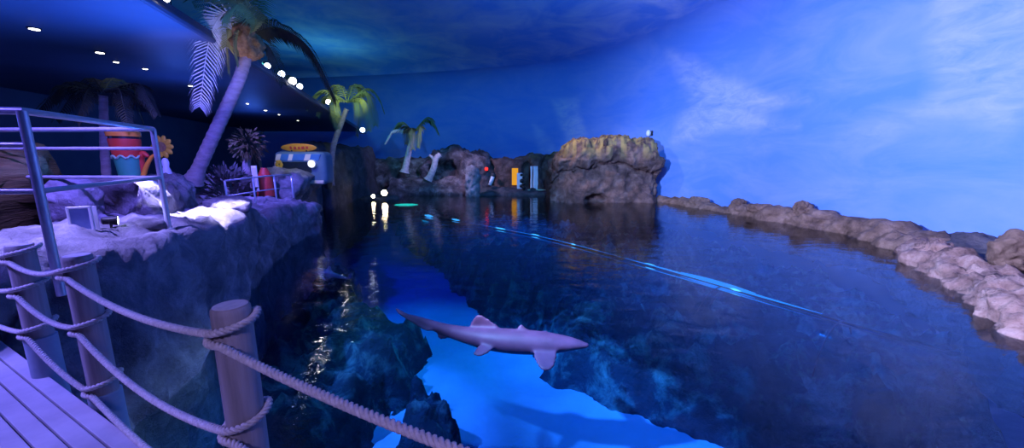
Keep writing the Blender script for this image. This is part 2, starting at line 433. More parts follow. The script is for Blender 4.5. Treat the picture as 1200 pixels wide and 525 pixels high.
def mound(name, outline_px, label, h=1.6, edge=1.2, mat_=None, seed=1, step=.12, cat='reef', zs=-3.0, group=None, rough=.5):
    poly = [at_z(x, y, zs) for x, y in outline_px]; P2 = [Vector((p.x, p.y)) for p in poly]
    x0 = min(p.x for p in P2) - .5; x1 = max(p.x for p in P2) + .5; y0 = min(p.y for p in P2) - .5; y1 = max(p.y for p in P2) + .5
    nx = int((x1 - x0) / step) + 1; ny = int((y1 - y0) / step) + 1
    idx = {}; V = []; Fc = []
    H = {}
    for j in range(ny + 1):
        for i in range(nx + 1):
            x = x0 + (x1 - x0) * i / nx; y = y0 + (y1 - y0) * j / ny
            nn = fbm((x * .9 + seed * 5, y * .9, seed), 4)
            sd = poly_sd(Vector((x, y)), P2) + .32 * nn + .13 * fbm((x * 3.6, y * 3.6, seed), 3)
            if sd > -.25:
                t = max(0, min(1, (sd + .25) / edge)); t = t * t * (3 - 2 * t)
                z = -3.35 + t * (h + .35) * (.75 + rough * nn * .6 + .18 * ridged((x * 1.3, y * 1.3, seed)) + .10 * fbm((x * 4, y * 4, seed), 3))
                H[(i, j)] = (x, y, max(z, -3.38))
    for k, p in H.items(): idx[k] = len(V); V.append(p)
    for (i, j) in H:
        q = [(i, j), (i + 1, j), (i + 1, j + 1), (i, j + 1)]
        if all(k in idx for k in q): Fc.append(tuple(idx[k] for k in q))
    # closed underside
    n = len(V); V2_ = V + [(p[0], p[1], -3.45) for p in V]
    edges = {}
    for f in Fc:
        for a, b in zip(f, f[1:] + f[:1]): edges[(a, b)] = 1
    F2 = Fc + [tuple(i + n for i in reversed(f)) for f in Fc] + [(b, a, a + n, b + n) for (a, b) in edges if (b, a) not in edges]
    o = mesh(name, V2_, F2, mat_ or M['reef'], None, True); return tag(o, label, cat, group)
mound('reef_rock', [(462, 268), (560, 262), (720, 280), (860, 322), (980, 375), (1110, 450), (1200, 560), (1010, 600), (870, 545), (745, 495), (690, 478), (645, 455), (600, 395), (560, 372), (532, 345), (505, 312), (470, 290)],
      'broad dark reef under the middle of the pool, right of the sand channel', 1.7, 1.5, seed=2)
mound('reef_rock', [(300, 330), (360, 318), (400, 330), (420, 362), (440, 400), (500, 405), (505, 420), (492, 455), (455, 480), (430, 530), (330, 620), (150, 620), (150, 420)],
      'dark reef under water beyond the nearest rope post', 1.3, .9, seed=3)
mound('reef_rock', [(486, 480), (520, 478), (532, 530), (540, 580), (470, 580)], 'small dark reef spur at the bottom edge of the picture', .8, .4, seed=5, step=.07)
mound('coral_block', [(385, 335), (412, 332), (415, 352), (388, 356)], 'pale green coral block glimmering under water left of the large shark', .9, .35, M['coral'], seed=6, step=.07, cat='coral')
mound('coral_block', [(385, 268), (430, 262), (440, 276), (395, 284)], 'dim green coral mound under water below the floodlights', 1.0, .5, M['coral'], seed=8, step=.1, cat='coral')

# underwater viewing tunnel; glints on its crown are put in as glowing streaks
tp = cat_rom([at_z(488, 251, -.8), at_z(620, 275, -.8), at_z(760, 311, -.8), at_z(945, 364, -.8), Vector((9.2, 5.2, -.8))], 14)
t = empty('viewing_tunnel', tuple(tp[30] + Vector((0, 0, -2.3))), 'clear arched viewing tunnel under water with glowing glint streaks added along its crown', 'tunnel')
def acrylic():
    m, nt = new_mat('acrylic'); L = nt.links.new
    o = nd(nt, 'ShaderNodeOutputMaterial'); tr = nd(nt, 'ShaderNodeBsdfTransparent'); tr.inputs['Color'].default_value = (.86, .93, .97, 1)
    gl = nd(nt, 'ShaderNodeBsdfGlossy', Roughness=.05); fr = nd(nt, 'ShaderNodeFresnel', IOR=1.1); mx = nd(nt, 'ShaderNodeMixShader')
    L(fr.outputs[0], mx.inputs[0]); L(tr.outputs[0], mx.inputs[1]); L(gl.outputs[0], mx.inputs[2]); L(mx.outputs[0], o.inputs[0]); return m
M['acrylic'] = acrylic()
def arch(i, r=1.15, n=14, z0=-2.25):
    tt = (tp[min(i + 1, len(tp) - 1)] - tp[max(i - 1, 0)]); s = Vector((tt.y, -tt.x, 0)).normalized(); c = Vector((tp[i].x, tp[i].y, -.85 - r))
    pts = [c + s * r + Vector((0, 0, -1.2))] + [c + s * r * math.cos(PI * k / n) + Vector((0, 0, r * math.sin(PI * k / n))) for k in range(n + 1)] + [c - s * r + Vector((0, 0, -1.2))]
    return pts
V = []; Fc = []; KK = len(arch(0))
for i in range(len(tp)): V += arch(i)
for i in range(len(tp) - 1):
    for k in range(KK - 1): Fc.append((i * KK + k, i * KK + k + 1, (i + 1) * KK + k + 1, (i + 1) * KK + k))
mesh('arch_panel', V, Fc, M['acrylic'], t, True)
for i in (8, 17, 26, 35, 44, 53):
    mb = MB(); mb.tube(arch(i, 1.17), .018, 6); mb.build('rib', M['slate'], t, True)
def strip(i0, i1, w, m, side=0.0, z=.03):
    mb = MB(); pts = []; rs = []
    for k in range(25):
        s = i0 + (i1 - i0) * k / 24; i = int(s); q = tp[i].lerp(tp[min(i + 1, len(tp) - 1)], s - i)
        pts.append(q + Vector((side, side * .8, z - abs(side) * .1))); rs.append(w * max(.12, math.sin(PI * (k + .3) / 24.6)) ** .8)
    mb.tube(pts, rs, 8); return mb.build('glint_streak', m, t, True)
strip(25.5, 43, .03, M['strip']); strip(31, 38, .055, M['strip'], .12); strip(32.5, 36, .012, M['glint_pale'], .2); strip(27.5, 28.6, .02, M['glint_pale'], .06); strip(36, 37, .03, M['glint_pale'], -.04)
strip(8, 25, .012, M['strip']); strip(10.5, 11.6, .035, M['glint_pale']); strip(14, 15, .03, M['glint_pale'], .1); strip(19, 19.7, .025, M['glint_pale']); strip(2, 3.5, .07, M['glint_pale']); strip(5.5, 6.5, .05, M['glint_pale'], .2)

# ------------------------------------------------------------------ sharks
def skin_shark(name, spine, radii, flat, fins, m, label, vox=.03):
    """body lofted along a spine, fins thickened into it, fused into one surface by a voxel remesh"""
    sp = cat_rom(spine, 6); rr = cat_rom([(r, f, 0) for r, f in zip(radii, flat)], 6)
    mb = MB(); n = 18; V = []; Fc = []
    for i, p in enumerate(sp):
        tt = (sp[min(i + 1, len(sp) - 1)] - sp[max(i - 1, 0)]).normalized(); s = Vector((tt.y, -tt.x, 0)).normalized(); u = s.cross(tt).normalized()
        if u.z < 0: u = -u
        for k in range(n):
            w = 2 * PI * k / n; V.append(p + s * rr[i].x * math.cos(w) + u * rr[i].y * math.sin(w))
    for i in range(len(sp) - 1):
        for k in range(n): k2 = (k + 1) % n; Fc.append((i * n + k, i * n + k2, (i + 1) * n + k2, (i + 1) * n + k))
    Fc.append(tuple(reversed(range(n)))); Fc.append(tuple((len(sp) - 1) * n + k for k in range(n)))
    mb.add(V, Fc)
    for poly, th in fins:
        poly = [Vector(p) for p in poly]; poly = [a_.lerp(b_, k_) for a_, b_ in zip(poly, poly[1:] + poly[:1]) for k_ in (.2, .8)]; poly = [a_.lerp(b_, k_) for a_, b_ in zip(poly, poly[1:] + poly[:1]) for k_ in (.25, .75)]; nn = (poly[1] - poly[0]).cross(poly[2] - poly[0]).normalized() * th; m_ = len(poly)
        mb.add([p + nn for p in poly] + [p - nn for p in poly], [tuple(range(m_)), tuple(reversed(range(m_, 2 * m_)))] + [(i, m_ + i, m_ + (i + 1) % m_, (i + 1) % m_) for i in range(m_)])
    c = sum(sp, Vector()) / len(sp)
    o = mesh(name, [v - c for v in mb.v], mb.f, m, None, True); o.location = c
    bm = bmesh.new(); bm.from_mesh(o.data); bmesh.ops.recalc_face_normals(bm, faces=bm.faces[:]); bm.to_mesh(o.data); bm.free()
    rm = o.modifiers.new('fuse', 'REMESH'); rm.mode = 'VOXEL'; rm.voxel_size = vox; rm.use_smooth_shade = True
    sm = o.modifiers.new('smooth', 'SMOOTH'); sm.factor = .5; sm.iterations = 5
    return tag(o, label, 'shark')
Z = -.42
g = lambda x, y, z=Z: at_z(x, y, z)
spine = [g(690, 405), g(668, 403), g(640, 402), (g(605, 400)), g(572, 397), g(540, 391), g(515, 384), g(492, 376), g(468, 367)]
rad = [.05, .17, .235, .25, .21, .15, .11, .085, .03]
fl = [.03, .11, .18, .21, .19, .14, .10, .08, .025]
dz = Vector((0, 0, 1))
fins = [([g(594, 397) + dz * .12, g(552, 392) + dz * .08, g(551, 392) + dz * .22, g(561, 393) + dz * .46], .022),      # first dorsal
        ([g(624, 399) + dz * .12, g(606, 398) + dz * .14, g(607, 398) + dz * .27, g(612, 398) + dz * .30], .022),      # second dorsal
        ([g(655, 405), g(628, 405), g(624, 412) - dz * .06, g(634, 425) - dz * .15, g(650, 423) - dz * .15], .022),     # pectoral near side
        ([g(655, 398), g(632, 398), g(628, 384) - dz * .12, g(640, 380) - dz * .12], .022),                            # pectoral far side
        ([g(585, 402), g(565, 400), g(552, 411) - dz * .08, g(566, 412) - dz * .1], .02),                              # pelvic
        ([g(532, 390) - dz * .08, g(512, 384) - dz * .06, g(514, 388) - dz * .2], .018),                               # anal
        ([g(514, 382), g(478, 369) + dz * .02, g(464, 363) + dz * .05, g(463, 366) + dz * .03, g(482, 377) - dz * .03, g(503, 387) - dz * .05], .022)]
skin_shark('shark', spine, rad, fl, fins, M['shark'], 'large mauve shark swimming just below the surface over the pale sand', .028)
Z = -.55
spine = [g(360, 317), g(366, 317.5), g(374, 318.5), g(383, 320), g(392, 322.5), g(401, 325), g(412, 327)]
skin_shark('shark', spine, [.02, .09, .13, .11, .07, .04, .01], [.02, .07, .11, .1, .07, .06, .03],
           [([g(383, 320) + dz * .05, g(388, 321) + dz * .04, g(389, 321) + dz * .22, g(386, 320) + dz * .24], .02),
            ([g(370, 318), g(376, 319), g(382, 326) - dz * .05, g(378, 326) - dz * .05], .02),
            ([g(405, 326), g(412, 327), g(414, 327) + dz * .2, g(411, 327) + dz * .18], .018)], M['shark2'],
           'small dim shark under water left of the large mauve shark', .03)

# ------------------------------------------------------------------ left shore: rocks
def prof5(top_in, top_edge, toe, deep=-3.4, lip=.25, back=None):
    """closed ring: inner bottom, inner top, top edge, face, toe, underwater foot"""
    te, to_ = Vector(top_edge), Vector(toe); ti = Vector(top_in)
    mid = te.lerp(to_, .5) + (te - to_).to_2d().to_3d() * .1
    foot_ = Vector((to_.x, to_.y, deep)) + (to_ - te).to_2d().to_3d() * .3
    return [Vector((ti.x, ti.y, deep)), ti, ti.lerp(te, .6) + Vector((0, 0, .05)), te, mid, to_, foot_]
st = []
for (ex, ey, ez, tx, ty, inx, iny, inz) in [
        (20, 335, 1.62, 40, 560, -6.2, 2.2, 1.75),
        (60, 303, 1.78, 110, 545, -6.4, 3.3, 1.80),
        (130, 291, 1.80, 160, 500, -6.6, 4.2, 1.84),
        (200, 277, 1.78, 205, 455, -6.9, 5.4, 1.86),
        (260, 260, 1.70, 258, 385, -7.6, 7.2, 1.80),
        (300, 247, 1.55, 302, 330, -8.4, 9.2, 1.62)]:
    st.append(prof5((inx, iny, inz), at_z(ex, ey, ez), at_z(tx, ty, 0)))
o = rock_loft('rock_ledge', st, M['shore'], nu=14, nv=9, amp=.15, freq=1.4, seed=4)
tag(o, 'long grey rock ledge under the steel railing, brightly lit along its top', 'rock')
st = []
for (ex, ey, ez, tx, ty, inx, iny, inz) in [
        (296, 262, 1.30, 300, 326, -8.6, 9.0, 1.25), (325, 246, 1.32, 322, 306, -9.2, 10.8, 1.3), (352, 236, 1.30, 348, 283, -9.8, 12.6, 1.25), (371, 240, 1.05, 372, 271, -9.6, 14.6, .9), (372, 246, .3, 374, 264, -9.8, 15.4, .3)]:
    st.append(prof5((inx, iny, inz), at_z(ex, ey, ez), at_z(tx, ty, 0)))
o = rock_loft('rock_ledge', st, M['shore'], nu=10, nv=7, amp=.22, freq=1.3, seed=9)
tag(o, 'smaller lit rock spur at the water beyond the long ledge', 'rock')
# rock bench behind the railing
A, B = at_y(118, 252, 6.4), at_y(268, 240, 9.4)
st = []
for s, top in ((0, 2.42), (.25, 2.36), (.5, 2.34), (.75, 2.34), (1, 2.36)):
    p = Vector((-5.85 - 1.95 * s, 6.0 + 3.2 * s, 0)); q = Vector((-7.6 - 2.1 * s, 6.6 + 4.0 * s, 0))
    st.append([Vector((q.x, q.y, .6)), Vector((q.x, q.y, top + .03)), Vector((p.x - .2, p.y + .05, top)), Vector((p.x, p.y, top - .25)), Vector((p.x + .2, p.y - .15, 1.6)), Vector((p.x + .2, p.y - .15, .6))])
o = rock_loft('rock_bench', st, M['shore'], nu=12, nv=8, amp=.10, freq=2.4, seed=12); tag(o, 'rough flat topped rock bench behind the railing, under the tallest palm', 'rock')
c = at_y(86, 232, 5.6); o = rock_blob('boulder', (c.x, c.y, 2.12), (.5, .5, .75), M['shore'], 21, .08, 1.8, 5, .2); tag(o, 'rounded violet lit boulder behind the small framed sign', 'rock')
c = at_y(172, 258, 5.3); o = rock_blob('boulder', (c.x, c.y, 1.86), (.5, .35, .2), M['shore'], 23, .06, 2, 4, -.5); tag(o, 'low bright white lit rock at the foot of the right railing post', 'rock')
c = at_y(268, 240, 8.0); o = rock_blob('boulder', (c.x, c.y, 1.78), (1.2, .7, .3), M['shore'], 25, .12, 1.6, 4, -.7); tag(o, 'low lit rock at the far tip of the long ledge', 'rock')
st = []
for (x, y, w, z, h) in [(-7.2, 4.5, 1.2, 1.7, .9), (-8.2, 5.4, 1.4, 1.7, 1.25), (-9.2, 6.2, 1.4, 1.7, 1.3), (-10.5, 6.8, 1.0, 1.7, 1.2)]:
    st.append([Vector((x, y + w, z)), Vector((x, y + w, z + h)), Vector((x + .3, y + .2, z + h)), Vector((x + .2, y, z + h * .66)), Vector((x + .7, y - .25, z + h * .6)), Vector((x + .5, y - .3, z + h * .3)), Vector((x + .9, y - .5, z + h * .25)), Vector((x + .8, y - .6, z))])
o = rock_loft('layered_rock', st, M['strata'], nu=10, nv=6, amp=.12, freq=1.2, seed=31); tag(o, 'brown layered rock outcrop at the left edge behind the railing', 'rock')
st = []
for s in range(5):
    p = Vector((-8.75 - .30 * s, 15.0 + 1.35 * s, 0)); q = p + Vector((-2.4, .2, 0)); top = 2.0 + .12 * s - (.5 if s == 0 else 0)
    st.append([Vector((q.x, q.y, -.5)), Vector((q.x, q.y, top)), Vector((p.x - .6, p.y, top + .05)), Vector((p.x + .1, p.y, top - .25)), Vector((p.x - .1, p.y, top - .6)), Vector((p.x - .8, p.y, .9)), Vector((p.x - .9, p.y, -.5))])
o = rock_loft('rock_shelf', st, M['shore'], nu=8, nv=7, amp=.2, freq=1.3, seed=14); tag(o, 'overhanging violet rock shelf below the camper van', 'rock')
st = []
for s in range(5):
    p = Vector((-10.3 - .15 * s, 20.8 + 2.3 * s, 0)); q = p + Vector((-3.0, .6, 0)); top = 3.1 + (.25, .4, .3, .45, .3)[s]
    st.append([Vector((q.x, q.y, -3)), Vector((q.x, q.y, top)), Vector((p.x - .3, p.y, top)), Vector((p.x, p.y, top - 1)), Vector((p.x + .1, p.y, .4)), Vector((p.x + .2, p.y, -3))])
o = rock_loft('rock_cliff', st, M['darkrock'], nu=8, nv=7, amp=.3, freq=.9, seed=15); tag(o, 'dark rock cliff at the foot of the second palm, above the floodlights', 'rock')
# ground of the left shore
mb = MB()
mb.add([(-4.4, 2.7, 1.66), (-6.2, 5.8, 1.6), (-8.8, 10, 1.3), (-9.8, 14.6, 1.2), (-10.6, 22, 1.3), (-12.5, 33, 1.3), (-24, 37, 1.3), (-24, 2.7, 1.66),
        (-4.4, 2.7, -3.4), (-6.2, 5.8, -3.4), (-8.8, 10, -3.4), (-9.8, 14.6, -3.4), (-10.6, 22, -3.4), (-12.5, 33, -3.4), (-24, 37, -3.4), (-24, 2.7, -3.4)],
       [tuple(range(8)), tuple(reversed(range(8, 16)))] + [(i, 8 + i, 8 + (i + 1) % 8, (i + 1) % 8) for i in range(8)])
o = mb.build('floor_shore', M['ground']); tag(o, 'dark paved ground of the left shore', 'ground', kind='structure')
bm = bmesh.new(); bm.from_mesh(o.data); bmesh.ops.recalc_face_normals(bm, faces=bm.faces[:]); bm.to_mesh(o.data); bm.free()

# ------------------------------------------------------------------ deck, posts, ropes
DA, DB = Vector((-3.65, 2.66, 0)), Vector((-2.0, 1.83, 0)); dd = (DB - DA).normalized(); dn = Vector((dd.y, -dd.x, 0))
if dn.y > 0: dn = -dn
mb = MB(); ang = math.atan2(dd.y, dd.x)
for k in range(34):
    c = DA + dd * 2.2 + dn * (.046 + k * .096)
    mb.box((c.x, c.y, 1.185 - .0), (8.6, .086, .032), ang, .005)
for k in range(8):
    c = DA + dd * (-1.8 + k * 1.1) + dn * 1.55
    mb.box((c.x, c.y, 1.09), (.09, 3.1, .15), ang)
o = mb.build('deck', M['plank']); tag(o, 'grey grooved plank deck behind the rope fence', 'deck', kind='structure')
POSTS = [Vector((-3.50, 2.60, 0)), Vector((-2.76, 2.31, 0)), Vector((-1.18, 1.49, 0)), Vector((.46, .70, 0))]
PR = .072
plabels = ['leftmost rope fence post, thick weathered wood in a grey lower sleeve', 'middle rope fence post of weathered wood beside the deck edge', 'nearest rope fence post of weathered wood standing against the water']
slv = [1.50, 1.24, 1.20]
for i in range(3):
    p = POSTS[i]; t = empty('rope_post', (p.x, p.y, .55), plabels[i], 'post', 'rope fence posts'); t['group'] = 'rope fence posts'
    mb = MB(); mb.lathe((p.x, p.y, 0), [(PR, .58), (PR, 2.0), (PR * .995, 2.165), (PR * .97, 2.183), (PR * .9, 2.19), (PR * .4, 2.192)], 32); smooth_auto(mb.build('shaft', M['wood'], t))
    mb = MB(); mb.lathe((p.x, p.y, 0), [(PR + .004, .55), (PR + .012, .55), (PR + .012, slv[i]), (PR + .004, slv[i] + .006)], 32); smooth_auto(mb.build('sleeve', M['sleeve'], t))
    mb = MB(); mb.lathe((p.x, p.y, 0), [(PR * .86, 2.1915), (PR * .86, 2.1935), (PR * .3, 2.1945)], 32); mb.build('end_grain', mat('end_grain', (.62, .56, .54), (.48, .43, .42), .8, scale=30) if 'eg' not in M else M['eg'], t)
RR = .0175
def wrap(p, z0, rise=.05, drop=.045, a0=-75, sweep=400, rad=PR + RR + .001):
    phi = math.atan2(-p.y, -p.x); out = []
    for k in range(41):
        s = k / 40; a = phi + math.radians(a0 + sweep * s)
        if s < .42: z = z0 + rise * (s / .42)
        else: z = z0 + rise - (rise + drop) * min(1, ((s - .42) / .4))
        out.append(Vector((p.x + rad * math.cos(a), p.y + rad * math.sin(a), z)))
    return out
def span(a, b, sag, n=26):
    return [a.lerp(b, k / n) - Vector((0, 0, sag * 4 * (k / n) * (1 - k / n))) for k in range(1, n)]
def rope_path(zs, first, sags, last):
    path = [first]; 
    for i in range(3):
        w = wrap(POSTS[i], zs[i], sweep=395 if i < 2 else 400)
        path += span(path[-1], w[0], sags[i]) + w
    path += span(path[-1], last, sags[3]) + [last]
    return path
def resample(path, step):
    out = [path[0]]; acc = 0
    for a, b in zip(path[:-1], path[1:]):
        L = (b - a).length
        if L < 1e-6: continue
        d = step - acc
        while d <= L: out.append(a.lerp(b, d / L)); d += step
        acc = L - (d - step)
    return out
def make_rope(path, label):
    path = resample(path, .0085)
    for _ in range(3):
        path = [path[0]] + [(path[i - 1] + path[i] * 2 + path[i + 1]) / 4 for i in range(1, len(path) - 1)] + [path[-1]]
    fr = frames(path); V = []; Fc = []; n = 7; rs = RR * .60; ro = RR * .40
    for sgn in range(3):
        base = len(V)
        for i, (p, (t, a, b)) in enumerate(zip(path, fr)):
            w = 2 * PI * (i * .0085 / .066 + sgn / 3); c = p + (a * math.cos(w) + b * math.sin(w)) * ro
            for k in range(n):
                u = 2 * PI * k / n + w; V.append(c + (a * math.cos(u) + b * math.sin(u)) * rs)
        for i in range(len(path) - 1):
            for k in range(n): k2 = (k + 1) % n; Fc.append((base + i * n + k, base + i * n + k2, base + (i + 1) * n + k2, base + (i + 1) * n + k))
    # loose fibres
    rnd = random.Random(len(path))
    for _ in range(900):
        i = rnd.randrange(len(path)); p = path[i]; t, a, b = fr[i]; u = rnd.random() * 6.28; d = (a * math.cos(u) + b * math.sin(u)) * .9 + t * rnd.uniform(-.9, .9)
        q = p + d * (RR + rnd.uniform(.006, .022)); s = t.cross(d).normalized() * .0006; k = len(V)
        V += [p + s, p - s, q]; Fc.append((k, k + 1, k + 2))
    o = mesh('rope', V, Fc, M['rope'], None, True); return tag(o, label, 'rope', 'fence ropes')
L0 = Vector((-4.9, 3.1, 0))
make_rope(rope_path([2.13, 2.11, 2.10], L0 + Vector((0, 0, 2.2)), [.12, .045, .06, .04], POSTS[3] + Vector((-.05, -.08, 2.06))), 'topmost rope of the fence, twisted sisal wrapped just below the post tops')
make_rope(rope_path([1.88, 1.74, 1.66], L0 + Vector((0, 0, 2.0)), [.1, .05, .10, .06], POSTS[3] + Vector((-.05, -.08, 1.62))), 'middle rope of the fence, twisted sisal halfway up the posts')
make_rope(rope_path([1.57, 1.31, 1.26], L0 + Vector((0, 0, 1.7)), [.08, .035, .06, .05], POSTS[3] + Vector((-.05, -.08, 1.25))), 'lowest rope of the fence, twisted sisal just above the deck')

# ------------------------------------------------------------------ steel railing on the ledge
Yn, Yf = 3.30, 5.35
n_t, n_b = at_y(30, 132, Yn), at_y(60, 306, Yn); f_t, f_b = at_y(181, 150, Yf), at_y(195, 262, Yf)
nx_, fx_ = (n_t.x + n_b.x) / 2, (f_t.x + f_b.x) / 2
Pn, Pf = Vector((nx_, Yn, 0)), Vector((fx_, Yf, 0))
rl = empty('steel_railing', (Pn.x, Pn.y, 1.75), 'steel tube guard railing on the rock ledge above the rope fence', 'railing')
zt = (n_t.z + f_t.z) / 2; TR = .031
Pl = Vector((Pn.x - 2.6, Pn.y - .35, 0)); Pb = Vector((Pf.x - 4.0, Pf.y + .25, 0))
zm1 = at_y(35, 170, Yn).z; zb1 = at_y(45, 224, Yn).z; zm2 = at_y(183, 174, Yf).z; zb2 = at_y(188, 208, Yf).z
for p in (Pn, Pf, Pl, Pb):
    mb = MB(); mb.tube([p + Vector((0, 0, 1.55)), p + Vector((0, 0, zt))], TR * 1.1, 14); smooth_auto(mb.build('post', M['steel'], rl))
    mb = MB(); mb.lathe((p.x, p.y, 0), [(.07, 1.76), (.07, 1.80), (.035, 1.805)], 16); mb.build('base_flange', M['steel'], rl)
def rail(name, pts, r=TR):
    mb = MB(); mb.tube(pts, r, 12); smooth_auto(mb.build(name, M['steel'], rl))
up_ = lambda p, z: Vector((p.x, p.y, z))
rail('top_rail', [up_(Pl, zt), up_(Pn, zt), up_(Pf, zt), up_(Pb, zt)])
rail('middle_rail', [up_(Pl, zm1), up_(Pn, zm1)], TR * .8); rail('middle_rail', [up_(Pf, zm2), up_(Pb, zm2)], TR * .8)
rail('bottom_rail', [up_(Pl, zb1), up_(Pn, zb1), up_(Pf, zb2)], TR * .8); rail('bottom_rail', [up_(Pf, zb2), up_(Pb, zb2)], TR * .8)

# small framed sign, floor spotlight
c = at_y(99, 278, 4.6); sg = empty('framed_sign', (c.x, c.y, 1.86), 'small pale framed sign standing on the rock ledge behind the railing', 'sign')
hs = at_y(99, 242, 4.6).z - 1.86; Rz = .55
mb = MB(); R3 = Matrix.Rotation(Rz, 4, 'Z')
for dx, dz_, sx, sz in ((-.095, hs / 2, .025, hs), (.095, hs / 2, .025, hs), (0, .013, .21, .026), (0, hs - .013, .21, .026)):
    q = R3 @ Vector((dx, 0, 0)); mb.box((c.x + q.x, c.y + q.y, 1.86 + dz_), (sx, .04, sz), Rz, .004)
mb.build('frame', M['white'], sg)
mb = MB(); mb.box((c.x, c.y, 1.86 + hs / 2), (.18, .02, hs - .04), Rz); mb.build('panel', mat('sign_blue', (.22, .30, .50), (.16, .22, .42), .4, scale=9), sg)
q = R3 @ Vector((.02, .09, 0)); mb = MB(); mb.box((c.x + q.x, c.y + q.y, 1.86 + hs / 2), (.21, .015, hs - .02), Rz); mb.build('back_board', M['white'], sg)
def spot_fixture(name, c, aim, label, lens, r=.09, ln=.2, group=None, stand=.12, cat='spotlight'):
    c = Vector(c); d = (Vector(aim) - c).normalized(); rt = empty(name, tuple(c - Vector((0, 0, stand))), label, cat, group)
    Q = d.to_track_quat('Z', 'Y').to_matrix().to_4x4()
    mb = MB(); mb.lathe(c, [(r * .5, -ln * .6), (r * .8, -ln * .5), (r * .85, 0), (r * 1.05, ln * .4), (r * 1.05, ln * .5), (r * .95, ln * .5)], 18, Q.to_3x3()); smooth_auto(mb.build('housing', M['black'], rt))
    mb = MB(); mb.lathe(c, [(r * .9, ln * .42), (r * .9, ln * .52), (r * .5, ln * .54)], 18, Q.to_3x3()); mb.build('lens', lens, rt)
    s = Vector((d.y, -d.x, 0)); s = s.normalized() if s.length > 1e-4 else Vector((1, 0, 0))
    mb = MB(); b_ = Vector((0, 0, -stand)); mb.tube([c + s * r * 1.15, c + s * r * 1.15 + b_, c - s * r * 1.15 + b_, c - s * r * 1.15], r * .12, 6); mb.build('yoke', M['black'], rt)
    return rt
c = at_y(130, 263, 4.9); spot_fixture('floor_spotlight', (c.x, c.y, 1.98), (c.x + 1.0, c.y + .9, 1.9), 'small black floor spotlight beside the framed sign', M['lens_blue'], .06, .14, None, .12)

# ------------------------------------------------------------------ palms
def frond(rt, pts, leaf, m, n=34, droop=.5, r=.022, name='frond', seed=0, wleaf=.035, tw=0):
    c = cat_rom(pts, 10); L = sum((b - a).length for a, b in zip(c[:-1], c[1:])); rnd = random.Random(seed)
    mb = MB(); mb.tube(c, [r * (1 - .8 * i / len(c)) for i in range(len(c))], 6); fr = frames(c)
    for i in range(n):
        s = .12 + .88 * i / (n - 1); k = s * (len(c) - 1); j = min(int(k), len(c) - 2); p = c[j].lerp(c[j + 1], k - j); t = (c[j + 1] - c[j]).normalized()
        side = t.cross(Vector((0, 0, 1))); side = side.normalized() if side.length > .1 else Vector((1, 0, 0))
        if tw: side = Matrix.Rotation(tw, 3, t) @ side
        ll = leaf * (math.sin(PI * (.18 + .72 * s)) ** .7) * rnd.uniform(.85, 1.1)
        for sg_ in (-1, 1):
            d1 = (side * sg_ + t * .75 + Vector((0, 0, -.15 - droop * .3))).normalized(); d2 = (side * sg_ * .7 + t * .8 + Vector((0, 0, -.5 - droop))).normalized()
            w = (t * .9 + Vector((0, 0, .3))).normalized() * wleaf
            q1 = p + d1 * ll * .5; q2 = q1 + d2 * ll * .5
            mb.add([p - w * .5, p + w * .5, q1 + w * .55, q1 - w * .55, q2], [(0, 1, 2, 3), (3, 2, 4)])
    return mb.build(name, m, rt)
def trunk(rt, pts, r0, r1, m, rings=60, name='trunk'):
    c = cat_rom(pts, max(4, rings // (len(pts) - 1))); n = len(c); rs = []
    for i in range(n):
        s = i / (n - 1); rs.append((r0 + (r1 - r0) * s) * (1 + .06 * (1 if i % 3 == 0 else -.3)) + (r0 * .5 * max(0, .12 - s) / .12))
    mb = MB(); mb.tube(c, rs, 16); return mb.build(name, m, rt, True)
# palm one: tall, leaning, at the soffit edge
Yp = 9.3
base = at_y(226, 212, 9.6); p0 = Vector((base.x, base.y, 2.2))
t = empty('palm_tree', tuple(p0), 'tallest leaning palm with violet lit trunk and drooping fronds, standing on the rock bench', 'palm')
tops = [p0, at_y(243, 175, 9.5), at_y(266, 125, 9.4), at_y(282, 88, Yp), at_y(292, 52, Yp)]
trunk(t, tops, .155, .115, M['trunk'], 75)
cr = at_y(292, 50, Yp)
o = rock_blob('husk', tuple(cr + Vector((-.02, -.02, -.02))), (.55, .5, .7), M['husk'], 41, .12, 4, 4, parent=t)
o.location = (0, 0, 0)
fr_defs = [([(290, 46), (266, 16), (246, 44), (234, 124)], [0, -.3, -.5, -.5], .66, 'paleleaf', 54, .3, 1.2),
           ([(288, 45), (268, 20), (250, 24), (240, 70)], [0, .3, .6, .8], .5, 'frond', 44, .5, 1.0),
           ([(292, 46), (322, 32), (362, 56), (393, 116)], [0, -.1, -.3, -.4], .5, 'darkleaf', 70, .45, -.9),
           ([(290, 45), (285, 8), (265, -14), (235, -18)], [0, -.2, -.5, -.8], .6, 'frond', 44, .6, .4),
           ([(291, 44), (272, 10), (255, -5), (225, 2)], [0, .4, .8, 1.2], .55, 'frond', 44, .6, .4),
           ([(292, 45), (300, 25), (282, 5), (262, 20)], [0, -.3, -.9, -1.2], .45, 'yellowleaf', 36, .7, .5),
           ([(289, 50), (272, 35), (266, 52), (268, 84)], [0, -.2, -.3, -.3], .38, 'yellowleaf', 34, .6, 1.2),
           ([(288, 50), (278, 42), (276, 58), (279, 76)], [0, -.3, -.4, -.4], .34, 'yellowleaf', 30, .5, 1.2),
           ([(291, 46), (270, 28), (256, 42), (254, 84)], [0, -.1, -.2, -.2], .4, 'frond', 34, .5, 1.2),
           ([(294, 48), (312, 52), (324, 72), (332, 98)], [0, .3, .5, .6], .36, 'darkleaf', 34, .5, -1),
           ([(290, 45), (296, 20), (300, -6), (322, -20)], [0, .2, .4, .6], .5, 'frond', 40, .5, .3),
           ([(293, 45), (312, 36), (338, 36), (350, 44)], [0, .5, 1.0, 1.4], .25, 'frond', 24, .5, 0)]
